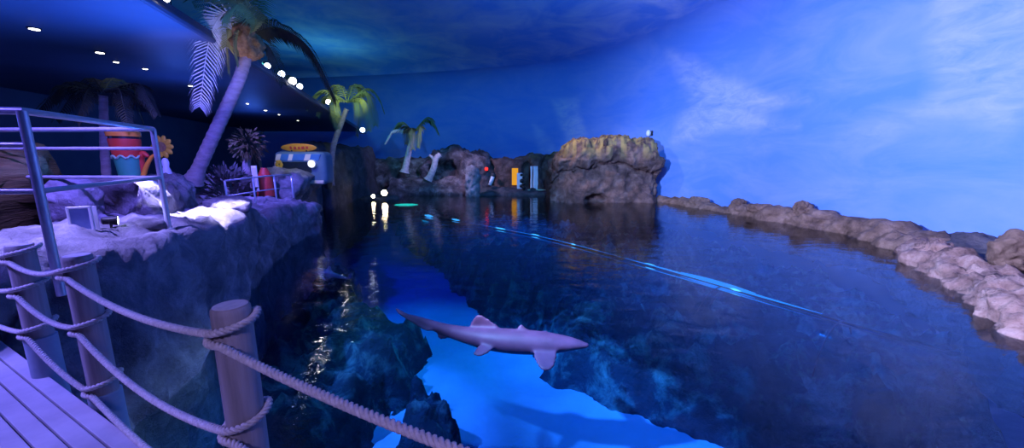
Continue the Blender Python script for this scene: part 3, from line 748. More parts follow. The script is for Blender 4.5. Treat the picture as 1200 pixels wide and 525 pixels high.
for i, (px, dy, leaf, m, n, dr, tw) in enumerate(fr_defs):
    frond(t, [at_y(x, y, Yp + d) for (x, y), d in zip(px, dy)], leaf, M[m], n, dr, .02, seed=i, tw=tw, wleaf=.03)
# palm two
Yp = 21.0
b = at_y(386, 200, Yp); t = empty('palm_tree', (b.x, b.y, 1.3), 'bushy palm with spotlit crown above the dark cliff', 'palm')
trunk(t, [Vector((b.x, b.y, 1.3)), at_y(390, 175, Yp), at_y(398, 150, Yp), at_y(406, 128, Yp)], .15, .12, M['trunk'], 45)
for i, (ex, ey, mx_, my_, dy, m) in enumerate([(360, 126, 382, 106, -.5, 'yellowleaf'), (372, 135, 386, 112, .6, 'yellowleaf'), (440, 146, 428, 108, -.6, 'frond'), (450, 130, 430, 104, .4, 'frond'),
                                             (396, 150, 394, 116, -1.4, 'yellowleaf'), (418, 158, 418, 118, -1.2, 'frond'), (388, 118, 398, 100, 1.2, 'yellowleaf'), (424, 112, 414, 100, 1.4, 'frond'), (432, 152, 424, 116, -1.0, 'yellowleaf')]):
    frond(t, [at_y(407, 120, Yp), at_y(mx_, my_, Yp + dy * .5), at_y((mx_ + ex) / 2 + (3 if ex > 407 else -3), (my_ + ey) / 2 - 4, Yp + dy * .8), at_y(ex, ey, Yp + dy)], .62, M[m], 28, .6, .04, seed=20 + i, wleaf=.06)
# palm three, far middle
Yp = 29.6
b = at_y(474, 202, Yp); t = empty('palm_tree', tuple(b), 'small far palm with thin pale trunk on the far rocks', 'palm')
trunk(t, [b, at_y(477, 188, Yp), at_y(481, 170, Yp), at_y(484, 158, Yp)], .26, .17, M['paletrunk'], 36)
for i, (ex, ey, mx_, my_, dy, m) in enumerate([(452, 166, 466, 152, -.3, 'paleleaf'), (514, 156, 500, 138, -.3, 'frond'), (510, 148, 497, 142, .6, 'frond'), (462, 152, 474, 144, .6, 'frond'), (484, 174, 482, 150, -1, 'frond'), (490, 172, 492, 148, -.7, 'yellowleaf'), (476, 168, 477, 148, -.7, 'darkleaf')]):
    frond(t, [at_y(484, 156, Yp), at_y(mx_, my_, Yp + dy * .5), at_y(mx_ * .45 + ex * .55, my_ * .6 + ey * .4 - 2, Yp + dy * .8), at_y(ex, ey, Yp + dy)], .7, M[m], 24, .6, .05, seed=40 + i, wleaf=.08)
b = at_y(502, 211, 29.3); t = empty('tree_trunk', tuple(b), 'short leaning bare trunk on the far rocks right of the small palm', 'trunk')
trunk(t, [b, at_y(508, 198, 29.3), at_y(511, 186, 29.4), at_y(516, 181, 29.5)], .26, .2, M['paletrunk'], 30, 'stem'); trunk(t, [at_y(510, 190, 29.4), at_y(506, 184, 29.4), at_y(503, 182, 29.4)], .13, .08, M['paletrunk'], 16, 'branch')
# dark palm behind the railing on the left
Yp = 9.0
b = at_y(122, 212, Yp); t = empty('palm_tree', (b.x, b.y, 1.6), 'dark unlit palm behind the steel railing', 'palm')
trunk(t, [Vector((b.x, b.y, 1.6)), at_y(123, 180, Yp), at_y(122, 150, Yp), at_y(121, 112, Yp)], .09, .075, M['trunk'], 40)
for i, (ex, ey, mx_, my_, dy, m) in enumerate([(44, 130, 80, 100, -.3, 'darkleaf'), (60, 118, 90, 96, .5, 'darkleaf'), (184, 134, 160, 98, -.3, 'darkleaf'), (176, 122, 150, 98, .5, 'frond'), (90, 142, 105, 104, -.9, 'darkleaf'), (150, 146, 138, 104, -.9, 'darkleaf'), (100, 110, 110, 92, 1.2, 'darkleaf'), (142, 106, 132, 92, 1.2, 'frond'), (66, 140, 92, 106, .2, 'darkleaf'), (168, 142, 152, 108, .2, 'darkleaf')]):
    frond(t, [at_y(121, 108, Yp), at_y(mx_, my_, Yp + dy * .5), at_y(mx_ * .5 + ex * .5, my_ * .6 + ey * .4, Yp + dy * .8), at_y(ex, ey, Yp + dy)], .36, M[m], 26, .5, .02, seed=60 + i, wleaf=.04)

# ------------------------------------------------------------------ props on the left shore
c = at_y(152, 200, 8.4); t = empty('drink_tub', (c.x, c.y, 1.6), 'giant tapered tub, red above and green below, behind the railing', 'tub')
zb, z0, z1, z2 = 1.6, at_y(152, 208, 8.4).z, at_y(152, 184, 8.4).z, at_y(152, 163, 8.4).z
mb = MB(); mb.lathe((c.x, c.y, 0), [(.17, zb), (.19, z0), (.225, z1)], 28); smooth_auto(mb.build('lower_cup', M['green'], t))
mb = MB(); mb.lathe((c.x, c.y, 0), [(.23, z1), (.265, z2 - .06), (.265, z2)], 28); smooth_auto(mb.build('upper_cup', M['red'], t))
mb = MB(); V = []
for k in range(56):
    w = 2 * PI * k / 56; mb_z = z1 + .03 * math.sin(w * 9); V.append(Vector((c.x + .235 * math.cos(w), c.y + .235 * math.sin(w), mb_z)))
mb.tube(V + [V[0]], .022, 6, False); mb.build('scalloped_band', M['coral'], t)
zr = at_y(152, 160, 8.4).z
mb = MB(); mb.lathe((c.x, c.y, 0), [(.25, z2), (.25, zr)], 28); mb.build('lid_gap', M['black'], t)
mb = MB(); mb.lathe((c.x, c.y, 0), [(.28, zr), (.28, zr + .09), (.22, zr + .13), (.06, zr + .16)], 28); smooth_auto(mb.build('lid', M['orange'], t))
t = empty('red_ornament', tuple(at_y(174, 208, 8.4)), 'red curled claw shaped ornament between the tub and the right railing post', 'ornament')
mb = MB(); mb.tube(cat_rom([at_y(168, 208, 8.5), at_y(166, 196, 8.5), at_y(164, 186, 8.5), at_y(168, 180, 8.5), at_y(174, 184, 8.5)], 6), [.03 + .05 * math.sin(PI * i / 24) for i in range(25)], 10); mb.build('claw', M['red'], t, True)
mb = MB(); mb.tube(cat_rom([at_y(168, 206, 8.45), at_y(172, 194, 8.45), at_y(178, 184, 8.45), at_y(184, 180, 8.45), at_y(183, 174, 8.45)], 6), [.05 * (1 - .6 * i / 24) for i in range(25)], 10); mb.build('claw', M['orange'], t, True)
mb = MB(); q = at_y(170, 214, 8.5); mb.lathe((q.x, q.y, 0), [(.2, 1.6), (.2, 1.66), (.05, 1.7), (.05, at_y(170, 206, 8.5).z)], 16); mb.build('stand', M['black'], t)
c = at_y(190, 172, 9.4); t = empty('flower_sign', (c.x, c.y, 1.6), 'yellow petalled round sign on a post behind the right railing post', 'sign')
mb = MB()
for k in range(10):
    w = 2 * PI * k / 10; bm = bmesh.new(); bmesh.ops.create_icosphere(bm, subdivisions=2, radius=1)
    mb.bm(bm, Matrix.Translation(c + Vector((.17 * math.cos(w), 0, .17 * math.sin(w)))) @ Matrix.Rotation(-w, 4, 'Y') @ Matrix.Diagonal((.12, .03, .07, 1)))
mb.build('petals', M['yellow'], t, True)
mb = MB(); mb.lathe(c, [(.12, -.04), (.12, .04), (.06, .05)], 18, Matrix.Rotation(PI / 2, 3, 'X')); mb.build('centre', M['husk'], t)
mb = MB(); mb.tube([Vector((c.x, c.y + .06, 1.6)), c + Vector((0, .06, -.1))], .04, 8); mb.build('post', M['black'], t)
c = at_y(196, 205, 9.4); t = empty('white_figurine', (c.x, c.y, 2.1), 'small white figurine on a dark plinth left of the tallest palm', 'figurine')
zz = at_y(196, 186, 9.4).z
mb = MB(); mb.lathe((c.x, c.y, 0), [(.07, 2.1), (.10, 2.25), (.12, 2.4), (.06, zz - .2), (.08, zz - .1), (.05, zz), (.01, zz + .02)], 16); mb.build('body', M['white'], t, True)
mb = MB(); mb.box((c.x, c.y, 1.84), (.34, .34, .5), .2, .02); mb.build('plinth', M['black'], t)
# leafy shrub on stem, boards
Yp = 14.5
b = at_y(290, 208, Yp); t = empty('shrub', (b.x, b.y, 1.25), 'dark bushy shrub with a stout stem right of the tallest palm', 'shrub')
trunk(t, [Vector((b.x, b.y, 1.25)), at_y(289, 196, Yp), at_y(291, 182, Yp)], .16, .12, M['trunk'], 20, 'stem')
rnd = random.Random(5); mb = MB(); cc = at_y(291, 170, Yp)
for k in range(420):
    d = Vector((rnd.gauss(0, 1), rnd.gauss(0, 1), rnd.gauss(0, 1))).normalized(); p = cc + Vector((d.x * .55, d.y * .5, d.z * .55)) * rnd.uniform(.5, 1); q = p + (d + Vector((0, 0, -.5))).normalized() * rnd.uniform(.15, .3); s = d.cross(Vector((rnd.random(), rnd.random(), rnd.random()))).normalized() * .045
    mb.add([p, p.lerp(q, .5) + s, q, p.lerp(q, .5) - s], [(0, 1, 2, 3)])
mb.build('foliage', mat('shrub_leaf', (.14, .11, .05), (.07, .06, .03), .7, scale=5), t)
for (x0, x1, y0, y1, Y, m, nm, lb, ct) in [(294, 303, 193, 216, 14.0, 'white', 'menu_board', 'pale upright notice board under the shrub', 'board'), (281, 289, 180, 216, 14.8, 'green', 'surfboard_rack', 'dull teal upright surfboard leaning behind the shrub stem', 'surfboard')]:
    a, b = at_y(x0, y0, Y), at_y(x1, y1, Y); t = empty(nm, ((a.x + b.x) / 2, Y, 1.25), lb, ct); w = b.x - a.x; h = a.z - 1.25
    if nm == 'menu_board':
        mb = MB(); mb.box(((a.x + b.x) / 2, Y, 1.25 + h * .62), (w, .05, h * .7), 0, .01); mb.build('board', M[m], t)
        mb = MB(); mb.box(((a.x + b.x) / 2, Y - .03, 1.25 + h * .62), (w * .8, .02, h * .58)); mb.build('sheet', M['vancream'], t)
        mb = MB()
        for s in (-.35, .35): mb.box(((a.x + b.x) / 2 + s * w, Y + .03, 1.25 + h * .3), (.03, .03, h * .6))
        mb.build('legs', M['black'], t)
    else:
        bm = bmesh.new(); bmesh.ops.create_icosphere(bm, subdivisions=4, radius=1)
        mb = MB(); mb.bm(bm, Matrix.Translation(((a.x + b.x) / 2, Y, 1.25 + h / 2)) @ Matrix.Rotation(-.12, 4, 'X') @ Matrix.Diagonal((w / 2, .05, h / 2, 1))); o = mb.build('deck', mat('dull_teal', (.07, .18, .2), None, .5), t, True)
        mb = MB(); mb.box(((a.x + b.x) / 2, Y - .06, 1.25 + h / 2), (.02, .012, h * .8), 0, 0, Matrix.Rotation(-.12, 4, 'X')); mb.build('stringer', M['vancream'], t)
c = at_y(310, 203, 14.6); t = empty('red_cabinet', (c.x, c.y, 1.25), 'dull red tapering stand between the notice board and the camper van', 'stand')
mb = MB(); mb.lathe((c.x, c.y, 0), [(.34, 1.25), (.30, 1.7), (.22, 2.15), (.10, 2.42)], 18); smooth_auto(mb.build('body', M['red'], t))
mb = MB(); mb.lathe((c.x, c.y, 0), [(.36, 1.25), (.36, 1.33), (.33, 1.35)], 18); mb.build('foot', M['black'], t)
for (x, y, w, s, lb) in [(262, 190, 1.5, 51, 'dark violet bush beside the foot of the tallest palm'), ]:
    c = at_y(x, y, 13.2); t = empty('bush', (c.x, c.y, 1.25), lb, 'bush'); rnd = random.Random(s); mb = MB()
    for k in range(520):
        d = Vector((rnd.gauss(0, 1), rnd.gauss(0, 1), abs(rnd.gauss(0, 1)) - .1)).normalized(); p = Vector((c.x, c.y, 1.35)) + Vector((d.x * .75, d.y * .6, d.z * 1.15)) * rnd.uniform(.6, 1); q = p + d * rnd.uniform(.15, .35); s_ = d.cross(Vector((rnd.random(), rnd.random(), rnd.random()))).normalized() * .07
        mb.add([p, p.lerp(q, .5) + s_, q, p.lerp(q, .5) - s_], [(0, 1, 2, 3)])
    mb.build('foliage', mat('bush_leaf', (.12, .12, .12), (.06, .06, .06), .7, scale=5), t)
    mb = MB(); mb.tube([(c.x, c.y, 1.25), (c.x, c.y, 1.9)], .06, 8); mb.build('stem', M['trunk'], t)

# camper van with surfboard on its roof
Yv = 17.6
vl, vr = at_y(321, 200, Yv).x, at_y(381, 200, Yv).x; vt = at_y(350, 177.5, Yv).z; vb = 1.3; vc = (vl + vr) / 2; vw = vr - vl
van = empty('camper_van', (vc, Yv + .5, vb), 'small camper van front with blue and cream roof band and one bright headlamp', 'van')
def rbox(x0, x1, y0, y1, z0, z1, bev):
    mb = MB(); mb.box(((x0 + x1) / 2, (y0 + y1) / 2, (z0 + z1) / 2), (x1 - x0, y1 - y0, z1 - z0), 0, 0)
    bm = bmesh.new(); vs = [bm.verts.new(v) for v in mb.v]; [bm.faces.new([vs[i] for i in f]) for f in mb.f]; bm.normal_update()
    bmesh.ops.bevel(bm, geom=bm.edges[:], offset=bev, segments=6, affect='EDGES', profile=.5); m2 = MB(); m2.bm(bm); return m2
hgt = vt - vb
smooth_auto(rbox(vl, vr, Yv, Yv + 1.0, vb + .25, vt, .26).build('body', M['vanside'], van), 60)
zw0, zw1 = at_y(350, 203, Yv).z, at_y(350, 189.5, Yv).z
smooth_auto(rbox(vl + .42, vr - .62, Yv - .03, Yv + .1, zw0, zw1, .05).build('windshield', M['glass'], van), 60)
zt0, zt1 = zw1 + .05, vt - .12
segs = [(0, .10, 'vancream'), (.10, .27, 'vanblue'), (.27, .36, 'vancream'), (.36, .62, 'vanblue'), (.62, .74, 'vancream'), (.74, .94, 'vanblue')]
for a, b, m in segs:
    x0, x1 = vl + .12 + (vw - .24) * a, vl + .12 + (vw - .24) * b
    mb = MB(); sh = .1
    mb.add([Vector((x0, Yv - .035, zt0)), Vector((x1, Yv - .035, zt0)), Vector((x1 + sh, Yv - .02, zt1)), Vector((x0 + sh, Yv - .02, zt1)), Vector((x0, Yv + .05, zt0)), Vector((x1, Yv + .05, zt0)), Vector((x1 + sh, Yv + .05, zt1)), Vector((x0 + sh, Yv + .05, zt1))],
           [(0, 1, 2, 3), (4, 7, 6, 5), (0, 4, 5, 1), (1, 5, 6, 2), (2, 6, 7, 3), (3, 7, 4, 0)]); mb.build('roof_band', M[m], van)
mb = MB(); mb.box((vl + .13, Yv + .1, (vb + zw1) / 2 + .15), (.12, .3, zw1 - vb - .3), 0, .05); mb.build('side_pillar', M['vancream'], van)
q = at_y(365.5, 192, Yv - .12); mb = MB(); mb.lathe(q, [(.19, -.14), (.19, .02), (.16, .04)], 22, Matrix.Rotation(PI / 2, 3, 'X')); hl = mb.build('headlamp', M['vancream'], van)
mb = MB(); mb.lathe(q, [(.165, .03), (.165, .055), (.1, .075)], 22, Matrix.Rotation(PI / 2, 3, 'X')); mb.build('lens', M['van_lamp'], hl)
q = at_y(327, 193, Yv - .06); mb = MB()
for k in range(6):
    w = PI * k / 3; bm = bmesh.new(); bmesh.ops.create_icosphere(bm, subdivisions=2, radius=1); mb.bm(bm, Matrix.Translation(q + Vector((.1 * math.cos(w), 0, .13 * math.sin(w)))) @ Matrix.Diagonal((.085, .02, .1, 1)))
mb.build('flower_decal', M['yellow'], van, True)
mb = MB(); mb.box((vc, Yv + .02, vb + .38), (vw * .92, .14, .16), 0, .04); mb.build('bumper', M['vancream'], van)
for s in (-1, 1):
    for yy in (.55,):
        mb = MB(); mb.lathe((vc + s * (vw / 2 - .18), Yv + yy, vb + .28), [(.2, -.09), (.28, -.08), (.28, .08), (.2, .09)], 22, Matrix.Rotation(PI / 2, 3, 'Y')); mb.build('wheel', M['black'], van)
sl, sr = at_y(329, 172, Yv + .5).x, at_y(371, 172, Yv + .5).x; sz = at_y(350, 173, Yv + .5).z
sb = empty('surfboard', ((sl + sr) / 2, Yv + .5, vt), 'yellow orange surfboard with red markings on the camper van roof', 'surfboard')
bm = bmesh.new(); bmesh.ops.create_icosphere(bm, subdivisions=4, radius=1); mb = MB()
for v in bm.verts: v.co.z *= (1 - .0 * v.co.x); 
mb.bm(bm, Matrix.Translation(((sl + sr) / 2, Yv + .5, sz)) @ Matrix.Rotation(.25, 4, 'X') @ Matrix.Diagonal(((sr - sl) / 2, .05, .20, 1))); mb.build('board', mat('board_yellow', (.85, .40, .04), (.7, .26, .03), .4, scale=1.5), sb, True)
for k, (ww, hh) in enumerate([(.10, .14), (.12, .17), (.1, .15), (.14, .15), (.12, .12)]):
    x = (sl + sr) / 2 - .35 + k * .19; mb = MB(); mb.box((x, Yv + .455, sz), (ww, .03, hh), 0, .01); mb.build('red_marking', M['red'], sb)
for s in (-.35, .35): mb = MB(); mb.box(((sl + sr) / 2 + s, Yv + .55, (vt + sz) / 2 - .06), (.06, .12, sz - vt + .05)); mb.build('roof_support', M['black'], sb)

# path railing
t = empty('path_railing', tuple(Vector((-8.2, 12.6, 1.2))), 'thin steel railing with four uprights on the shore path before the camper van', 'railing')
pp = [at_y(266, 233, 11.2), at_y(299, 233, 12.0), at_y(324, 233, 12.7), at_y(344, 233, 13.3)]
tz = [at_y(x, y, Y).z for x, y, Y in ((266, 212, 11.2), (299, 208, 12.0), (324, 205.5, 12.7), (343, 205, 13.3))]
for p, z in zip(pp, tz):
    mb = MB(); mb.tube([(p.x, p.y, 1.1), (p.x, p.y, z)], .028, 8); mb.build('post', M['steel'], t, True)
mb = MB(); mb.tube([(p.x, p.y, z) for p, z in zip(pp, tz)], .026, 8); mb.build('top_rail', M['thinsteel'], t, True)
mb = MB(); mb.tube([(p.x, p.y, z - .45) for p, z in zip(pp, tz)], .018, 8); mb.build('middle_rail', M['thinsteel'], t, True)

# ------------------------------------------------------------------ lamps you can see
rowx = lambda y: edge_x(y) - 3.35
ord_ = ['nearest and largest', 'second nearest', 'third', 'fourth', 'fifth', 'sixth', 'seventh', 'eighth', 'ninth', 'tenth']
dl = [(40, 33), (117, 61), (136, 72), (170, 80), (223, 100), (290, 121), (311, 129), (327, 134), (349, 141)]
for i, (x, y) in enumerate(dl):
    c = at_z(x, y, 5.3); t = empty('downlight', tuple(c), ord_[i] + ' recessed downlight of the soffit row, counted from the left', 'downlight', 'downlights in the soffit')
    k = .075 if i in (0, 1, 6) else .055
    mb = MB(); mb.lathe(c, [(k * 1.3, -.02), (k * 1.35, 0), (k * 1.3, .03)], 18); mb.build('trim_ring', M['black'], t)
    mb = MB(); mb.lathe(c, [(k, -.026), (k, -.004)], 18); mb.build('lens', M['lens_down'], t)
lb = ['spotlight on the soffit edge at the top left of the picture', 'upper of the spotlights clustered on the soffit edge beside the tallest palm', 'second spotlight down in the cluster beside the tallest palm', 'brightest spotlight in the cluster beside the tallest palm', 'lowest spotlight in the cluster beside the tallest palm', 'small spotlight on the soffit edge behind the second palm crown', 'spotlight at the right of the second palm crown']
for i, (x, y, Y, r, ln) in enumerate([(192, 6, None, .09, 'lens'), (312, 78, None, .10, 'lens_blue'), (328, 89, None, .13, 'lens_blue'), (341, 96, None, .15, 'lens'), (350, 106, None, .13, 'lens_blue'), (383, 118, None, .14, 'lens')]):
    zz = 5.6
    # on top of the soffit edge
    r_ = ray(x, y); lo, hi = 3, 40
    for _ in range(50):
        md = (lo + hi) / 2; p = EYE + r_ * (md / r_.y)
        if p.x > edge_x(p.y) - .05: lo = md
        else: hi = md
        # ray leaves towards the left/back; pick the crossing with the edge plane
    p = EYE + r_ * (lo / r_.y); p.z = max(p.z, 5.53 + r * 1.3)
    spot_fixture('stage_spotlight', tuple(p), (p.x + 7, p.y - 5.5, 1.5), lb[i], M[ln], r, r * 2.2, 'spotlights along the soffit edge', p.z - 5.53)
c = at_y(425, 152, 20.6); spot_fixture('stage_spotlight', tuple(c), (c.x + 3, c.y - 9, 3), lb[6], M['lens_blue'], .14, .3, 'spotlights along the soffit edge', .2)
# flood lights at the far water edge
for (x, y, r, l) in [(450, 226, .20, 'larger blazing floodlight at the far water edge'), (437, 230, .12, 'smaller floodlight left of the blazing one at the far water edge')]:
    c = at_y(x, y, 25.2); spot_fixture('flood_light', tuple(c), (1.0, 4, 2.6), l, M['lens_warm'], r, .3, 'floodlights at the water edge', .2)
c = at_y(443, 233, 25.4); o = rock_blob('boulder', (c.x, c.y + .3, .02), (2.6, 1.2, .5), M['darkrock'], 71, .1, 1.5, 4); tag(o, 'low dark rock carrying the two floodlights', 'rock')
c = at_z(476, 240, -.12); t = empty('pool_lamp', tuple(c), 'glowing teal underwater lamp right of the floodlights', 'lamp')
mb = MB(); bm = bmesh.new(); bmesh.ops.create_icosphere(bm, subdivisions=3, radius=1); mb.bm(bm, Matrix.Translation(c) @ Matrix.Diagonal((.75, .45, .05, 1))); mb.build('lens', M['teal_lens'], t, True)
mb = MB(); mb.lathe(c, [(.4, -.25), (.5, -.1), (.45, -.05)], 18); mb.build('housing', M['black'], t)

# ------------------------------------------------------------------ far rocks
def wall_rock(xs, tops, Y, base, thick, label, m, seed, amp=.45, freq=.8, lean=.3, name='rock_formation', dys=None, dents=()):
    st = []
    for i, (x, ty) in enumerate(zip(xs, tops)):
        YY = Y + (dys[i] if dys else 0)
        top = at_y(x, ty, YY); X = top.x; z = top.z
        st.append([Vector((X, YY + thick, base)), Vector((X, YY + thick, z - .1)), Vector((X, YY + thick * .35, z)), Vector((X, YY + .1, z - .25)), Vector((X, YY - lean, (z + 0) * .5)), Vector((X, YY - lean * 1.6, .1)), Vector((X, YY - lean * 1.6, base))])
    o = rock_loft(name, st, m, nu=9, nv=8, amp=amp, freq=freq, seed=seed, dents=dents); return tag(o, label, 'rock')
wall_rock([428, 445, 470, 500, 515], [192, 190, 186, 186, 200], 31.5, -2, 1.8, 'jagged far rock wall behind the small palm', M['far'], 81)
wall_rock([496, 508, 530, 550, 566, 572], [190, 178, 175, 177, 184, 205], 30.8, -2, 2.2, 'humped far rock mass with a dark cave behind the leaning trunk', M['far'], 82, dents=[(at_y(520, 202, 30.5), (1.1, .75), 1.3)])
wall_rock([560, 575, 595, 615, 635, 655, 672], [184, 186, 186, 184, 181, 178, 176], 31.2, -2, 1.6, 'far brown rock wall with the lit doorway and waterfall', M['big'], 83, .3, dents=[(at_y(569, 205, 31), (.7, 1.5), 1.1), (at_y(618, 205, 31), (.4, 1.1), .8), (at_y(643, 205, 31), (.7, 1.6), .9)])
wall_rock([455, 480, 505, 530, 545], [208, 211, 212, 210, 212], 29.0, -2, 1.2, 'low violet rock shelf at the far water edge', M['far'], 84, .3)
o = rock_blob('rock_pillar', tuple(at_y(554, 213, 27.6) + Vector((0, 0, -.3))), (1.0, .9, 2.7), M['shore'], 85, .2, 1.2, 5); tag(o, 'upright violet rock pillar at the far water edge', 'rock')
wall_rock([562, 580, 610, 640, 655], [224, 222, 222, 224, 222], 28.6, -2, 1.5, 'low dark rock bank before the waterfall', M['darkrock'], 86, .25)
# big rock
Yb = 24.2
st = []
for (x, ty, by, d0) in [(647, 200, 236, .6), (656, 178, 237, .1), (672, 167, 237, -.2), (695, 164, 237, -.3), (715, 160, 237, -.3), (738, 164, 236, -.2), (758, 166, 236, 0), (766, 176, 235, .2), (767, 192, 235, .5)]:
    tp_ = at_y(x, ty, Yb + d0); X = at_y(x, 210, Yb + d0).x; z = tp_.z; y0 = Yb + d0
    st.append([Vector((X, y0 + 2.6, -2.5)), Vector((X, y0 + 2.6, z * .8)), Vector((tp_.x, y0 + .7, z)), Vector((tp_.x, y0 - .1, z - .12)), Vector((X, y0 - .4, z * .8)), Vector((X, y0 - .3, z * .66)), Vector((X, y0 + .2, z * .58)), Vector((X, y0 - .05, z * .3)), Vector((X, y0 - .25, .1)), Vector((X, y0 - .25, -2.5))])
o = rock_loft('big_rock', st, M['big'], nu=10, nv=9, amp=.46, freq=.8, seed=95, dents=[(at_y(666, 176, 24), (.45, .55), .35), (at_y(697, 233, 24), (.7, .28), 1.0)]); tag(o, 'massive brown rock standing in the water before the painted sky', 'rock')
# door glow, waterfall, panel, white post, red lamp
c = at_y(603.5, 207, 30.3); t = empty('doorway', (c.x, c.y, at_y(607, 218, 30.3).z), 'narrow orange lit doorway in the far brown rock wall', 'doorway')
mb = MB(); mb.box(c, (.5, .1, 1.35)); mb.build('lit_panel', M['doorglow'], t)
mb = MB(); mb.box(c + Vector((-.29, 0, 0)), (.08, .25, 1.45)); mb.box(c + Vector((.29, 0, 0)), (.08, .25, 1.45)); mb.box(c + Vector((0, 0, .72)), (.66, .25, .08)); mb.build('frame', M['darkrock'], t)
Yw = 29.9; V = []; Fc = []; a, b = at_y(622, 195, Yw), at_y(632, 195, Yw); zt_, zb_ = a.z, at_y(627, 222, Yw).z
t = empty('waterfall', ((a.x + b.x) / 2, Yw, zb_), 'thin white waterfall running down the far brown rock wall', 'waterfall')
for k, (u0, u1) in enumerate([(0, .16), (.3, .62), (.66, .8)]):
    mb = MB(); n = 16; V = []; Fc = []
    for i in range(n + 1):
        z = zt_ + (zb_ - zt_) * i / n
        for j in range(6): u = u0 + (u1 - u0) * j / 5; x = a.x + (b.x - a.x) * (u + .05 * fbm((u * 9, z, k), 2)); V.append(Vector((x, Yw - .3 * math.sqrt(i / n) + .05 * math.cos(j * 2.1), z)))
    for i in range(n):
        for j in range(5): q = i * 6 + j; Fc.append((q, q + 1, q + 7, q + 6))
    mb.add(V, Fc); o = mb.build('stream', M['white'], t, True); sd = o.modifiers.new('t', 'SOLIDIFY'); sd.thickness = .05
mb = MB(); bm = bmesh.new(); bmesh.ops.create_icosphere(bm, subdivisions=3, radius=1); mb.bm(bm, Matrix.Translation(((a.x + b.x) / 2, Yw - .45, zb_)) @ Matrix.Diagonal((1.0, .3, .06, 1))); mb.build('splash', mat('splash', (.45, .62, .4), (.3, .5, .3), .5), t, True)
c = at_y(610, 214, 28.9); t = empty('display_board', (c.x, c.y, at_y(610, 222, 28.9).z), 'small white panel with a dark knobbly ornament left of the waterfall', 'panel')
mb = MB(); mb.box(at_y(609, 212, 28.9), (.42, .08, 1.2), 0, .02); mb.build('board', M['white'], t)
mb = MB()
for (x, y, r) in ((611, 205, .11), (613.5, 208, .10), (611.5, 212, .17), (614, 215, .14), (611, 218, .15), (614, 220, .16)):
    bm = bmesh.new(); bmesh.ops.create_icosphere(bm, subdivisions=2, radius=r); mb.bm(bm, Matrix.Translation(at_y(x, y, 28.8)))
mb.build('ornament', M['black'], t, True)
t = empty('white_post', tuple(at_y(574, 217, 28.8)), 'short leaning white post on the rock bank right of the pillar', 'post')
mb = MB(); mb.tube([at_y(574, 217, 28.8), at_y(578, 206, 28.9)], .14, 12); mb.build('shaft', M['white'], t, True); mb = MB(); mb.tube([at_y(577.8, 206.6, 28.9), at_y(578.8, 203.5, 28.9)], .17, 12); mb.build('cap', M['darkrock'], t, True)
c = at_y(570, 198, 29.7); t = empty('red_lamp', tuple(c), 'small glowing red lamp in the dark cave right of the pillar', 'lamp')
mb = MB(); bm = bmesh.new(); bmesh.ops.create_icosphere(bm, subdivisions=2, radius=.14); mb.bm(bm, Matrix.Translation(c)); mb.build('bulb', M['lens_red'], t, True)
mb = MB(); mb.lathe(c, [(.12, .08), (.17, .1), (.17, .3)], 14, Matrix.Rotation(-PI / 2, 3, 'X')); mb.build('holder', M['black'], t)
# small wall fixture above the big rock
cand = []
for i in range(1, len(foot) - 1):
    for k in range(10):
        f_ = foot[i].lerp(foot[i + 1], k / 10); q = to_px(f_ + inward(i) * .3 + Vector((0, 0, 4.6)))
        if q is not None: cand.append((abs(q.x - 760), i, f_))
_, best, f_ = min(cand, key=lambda c_: c_[0]); nI = inward(best); wp = f_ + nI * .3; wp.z = at_y(760, 156, wp.y).z
# slide to the same sight line on the wall
t = empty('wall_lamp', tuple(wp), 'small white lamp fixed to the painted sky above the massive rock', 'lamp')
mb = MB(); bm = bmesh.new(); bmesh.ops.create_icosphere(bm, subdivisions=3, radius=1); mb.bm(bm, Matrix.Translation(wp) @ Matrix.Diagonal((.15, .15, .22, 1))); mb.build('shade', M['white'], t, True)
mb = MB(); mb.tube([wp + Vector((0, 0, -.05)), wp - nI * .32 + Vector((0, 0, -.05))], .05, 8); mb.lathe(wp - nI * .26, [(.16, -.16), (.16, .16)], 14); mb.build('bracket', M['black'], t)

# ------------------------------------------------------------------ right hand curb
def curb(px, label, m, seed, w0, h0, amp, freq, name='rock_curb', nu=9):
    st = []; ps = [at_z(x, y, 0) for x, y in px]
    for i, p in enumerate(ps):
        tt = (ps[min(i + 1, len(ps) - 1)] - ps[max(i - 1, 0)]).normalized(); s = Vector((-tt.y, tt.x, 0))
        if s.x < 0: s = -s
        w = w0[i] if isinstance(w0, list) else w0; h = h0[i] if isinstance(h0, list) else h0
        st.append([p + Vector((0, 0, -1.2)), p + Vector((0, 0, .02)), p + s * .15 * w + Vector((0, 0, h * .7)), p + s * w * .45 + Vector((0, 0, h)), p + s * w + Vector((0, 0, h * .75)), p + s * w + Vector((0, 0, -1.2))])
    o = rock_loft(name, st, m, nu=nu, nv=7, amp=amp, freq=freq, seed=seed); return tag(o, label, 'rock')
curb([(768, 236), (800, 241), (835, 247), (862, 252)], 'thin far stretch of the brown rock curb beside the massive rock', M['curb'], 101, .8, .32, .2, 1.3)
curb([(855, 250), (900, 259), (940, 266), (985, 274), (1025, 285), (1056, 296)], 'middle stretch of the brown rock curb below the painted sky', M['curb'], 102, [.9, 1.1, 1.2, 1.2, 1.2, 1.2], [.45, .55, .6, .6, .6, .55], .26, 1.3, nu=12)
curb([(1048, 292), (1062, 308), (1095, 325), (1125, 343), (1150, 365), (1175, 385), (1215, 408), (1300, 450)], 'near stretch of the curb, pale pinkish knobbly rock at the right edge', M['pink'], 103, [1.2, 1.2, 1.15, 1.1, 1.15, 1.2, 1.2, 1.2], [.40, .42, .40, .38, .40, .44, .46, .46], .26, 2.1, nu=14)
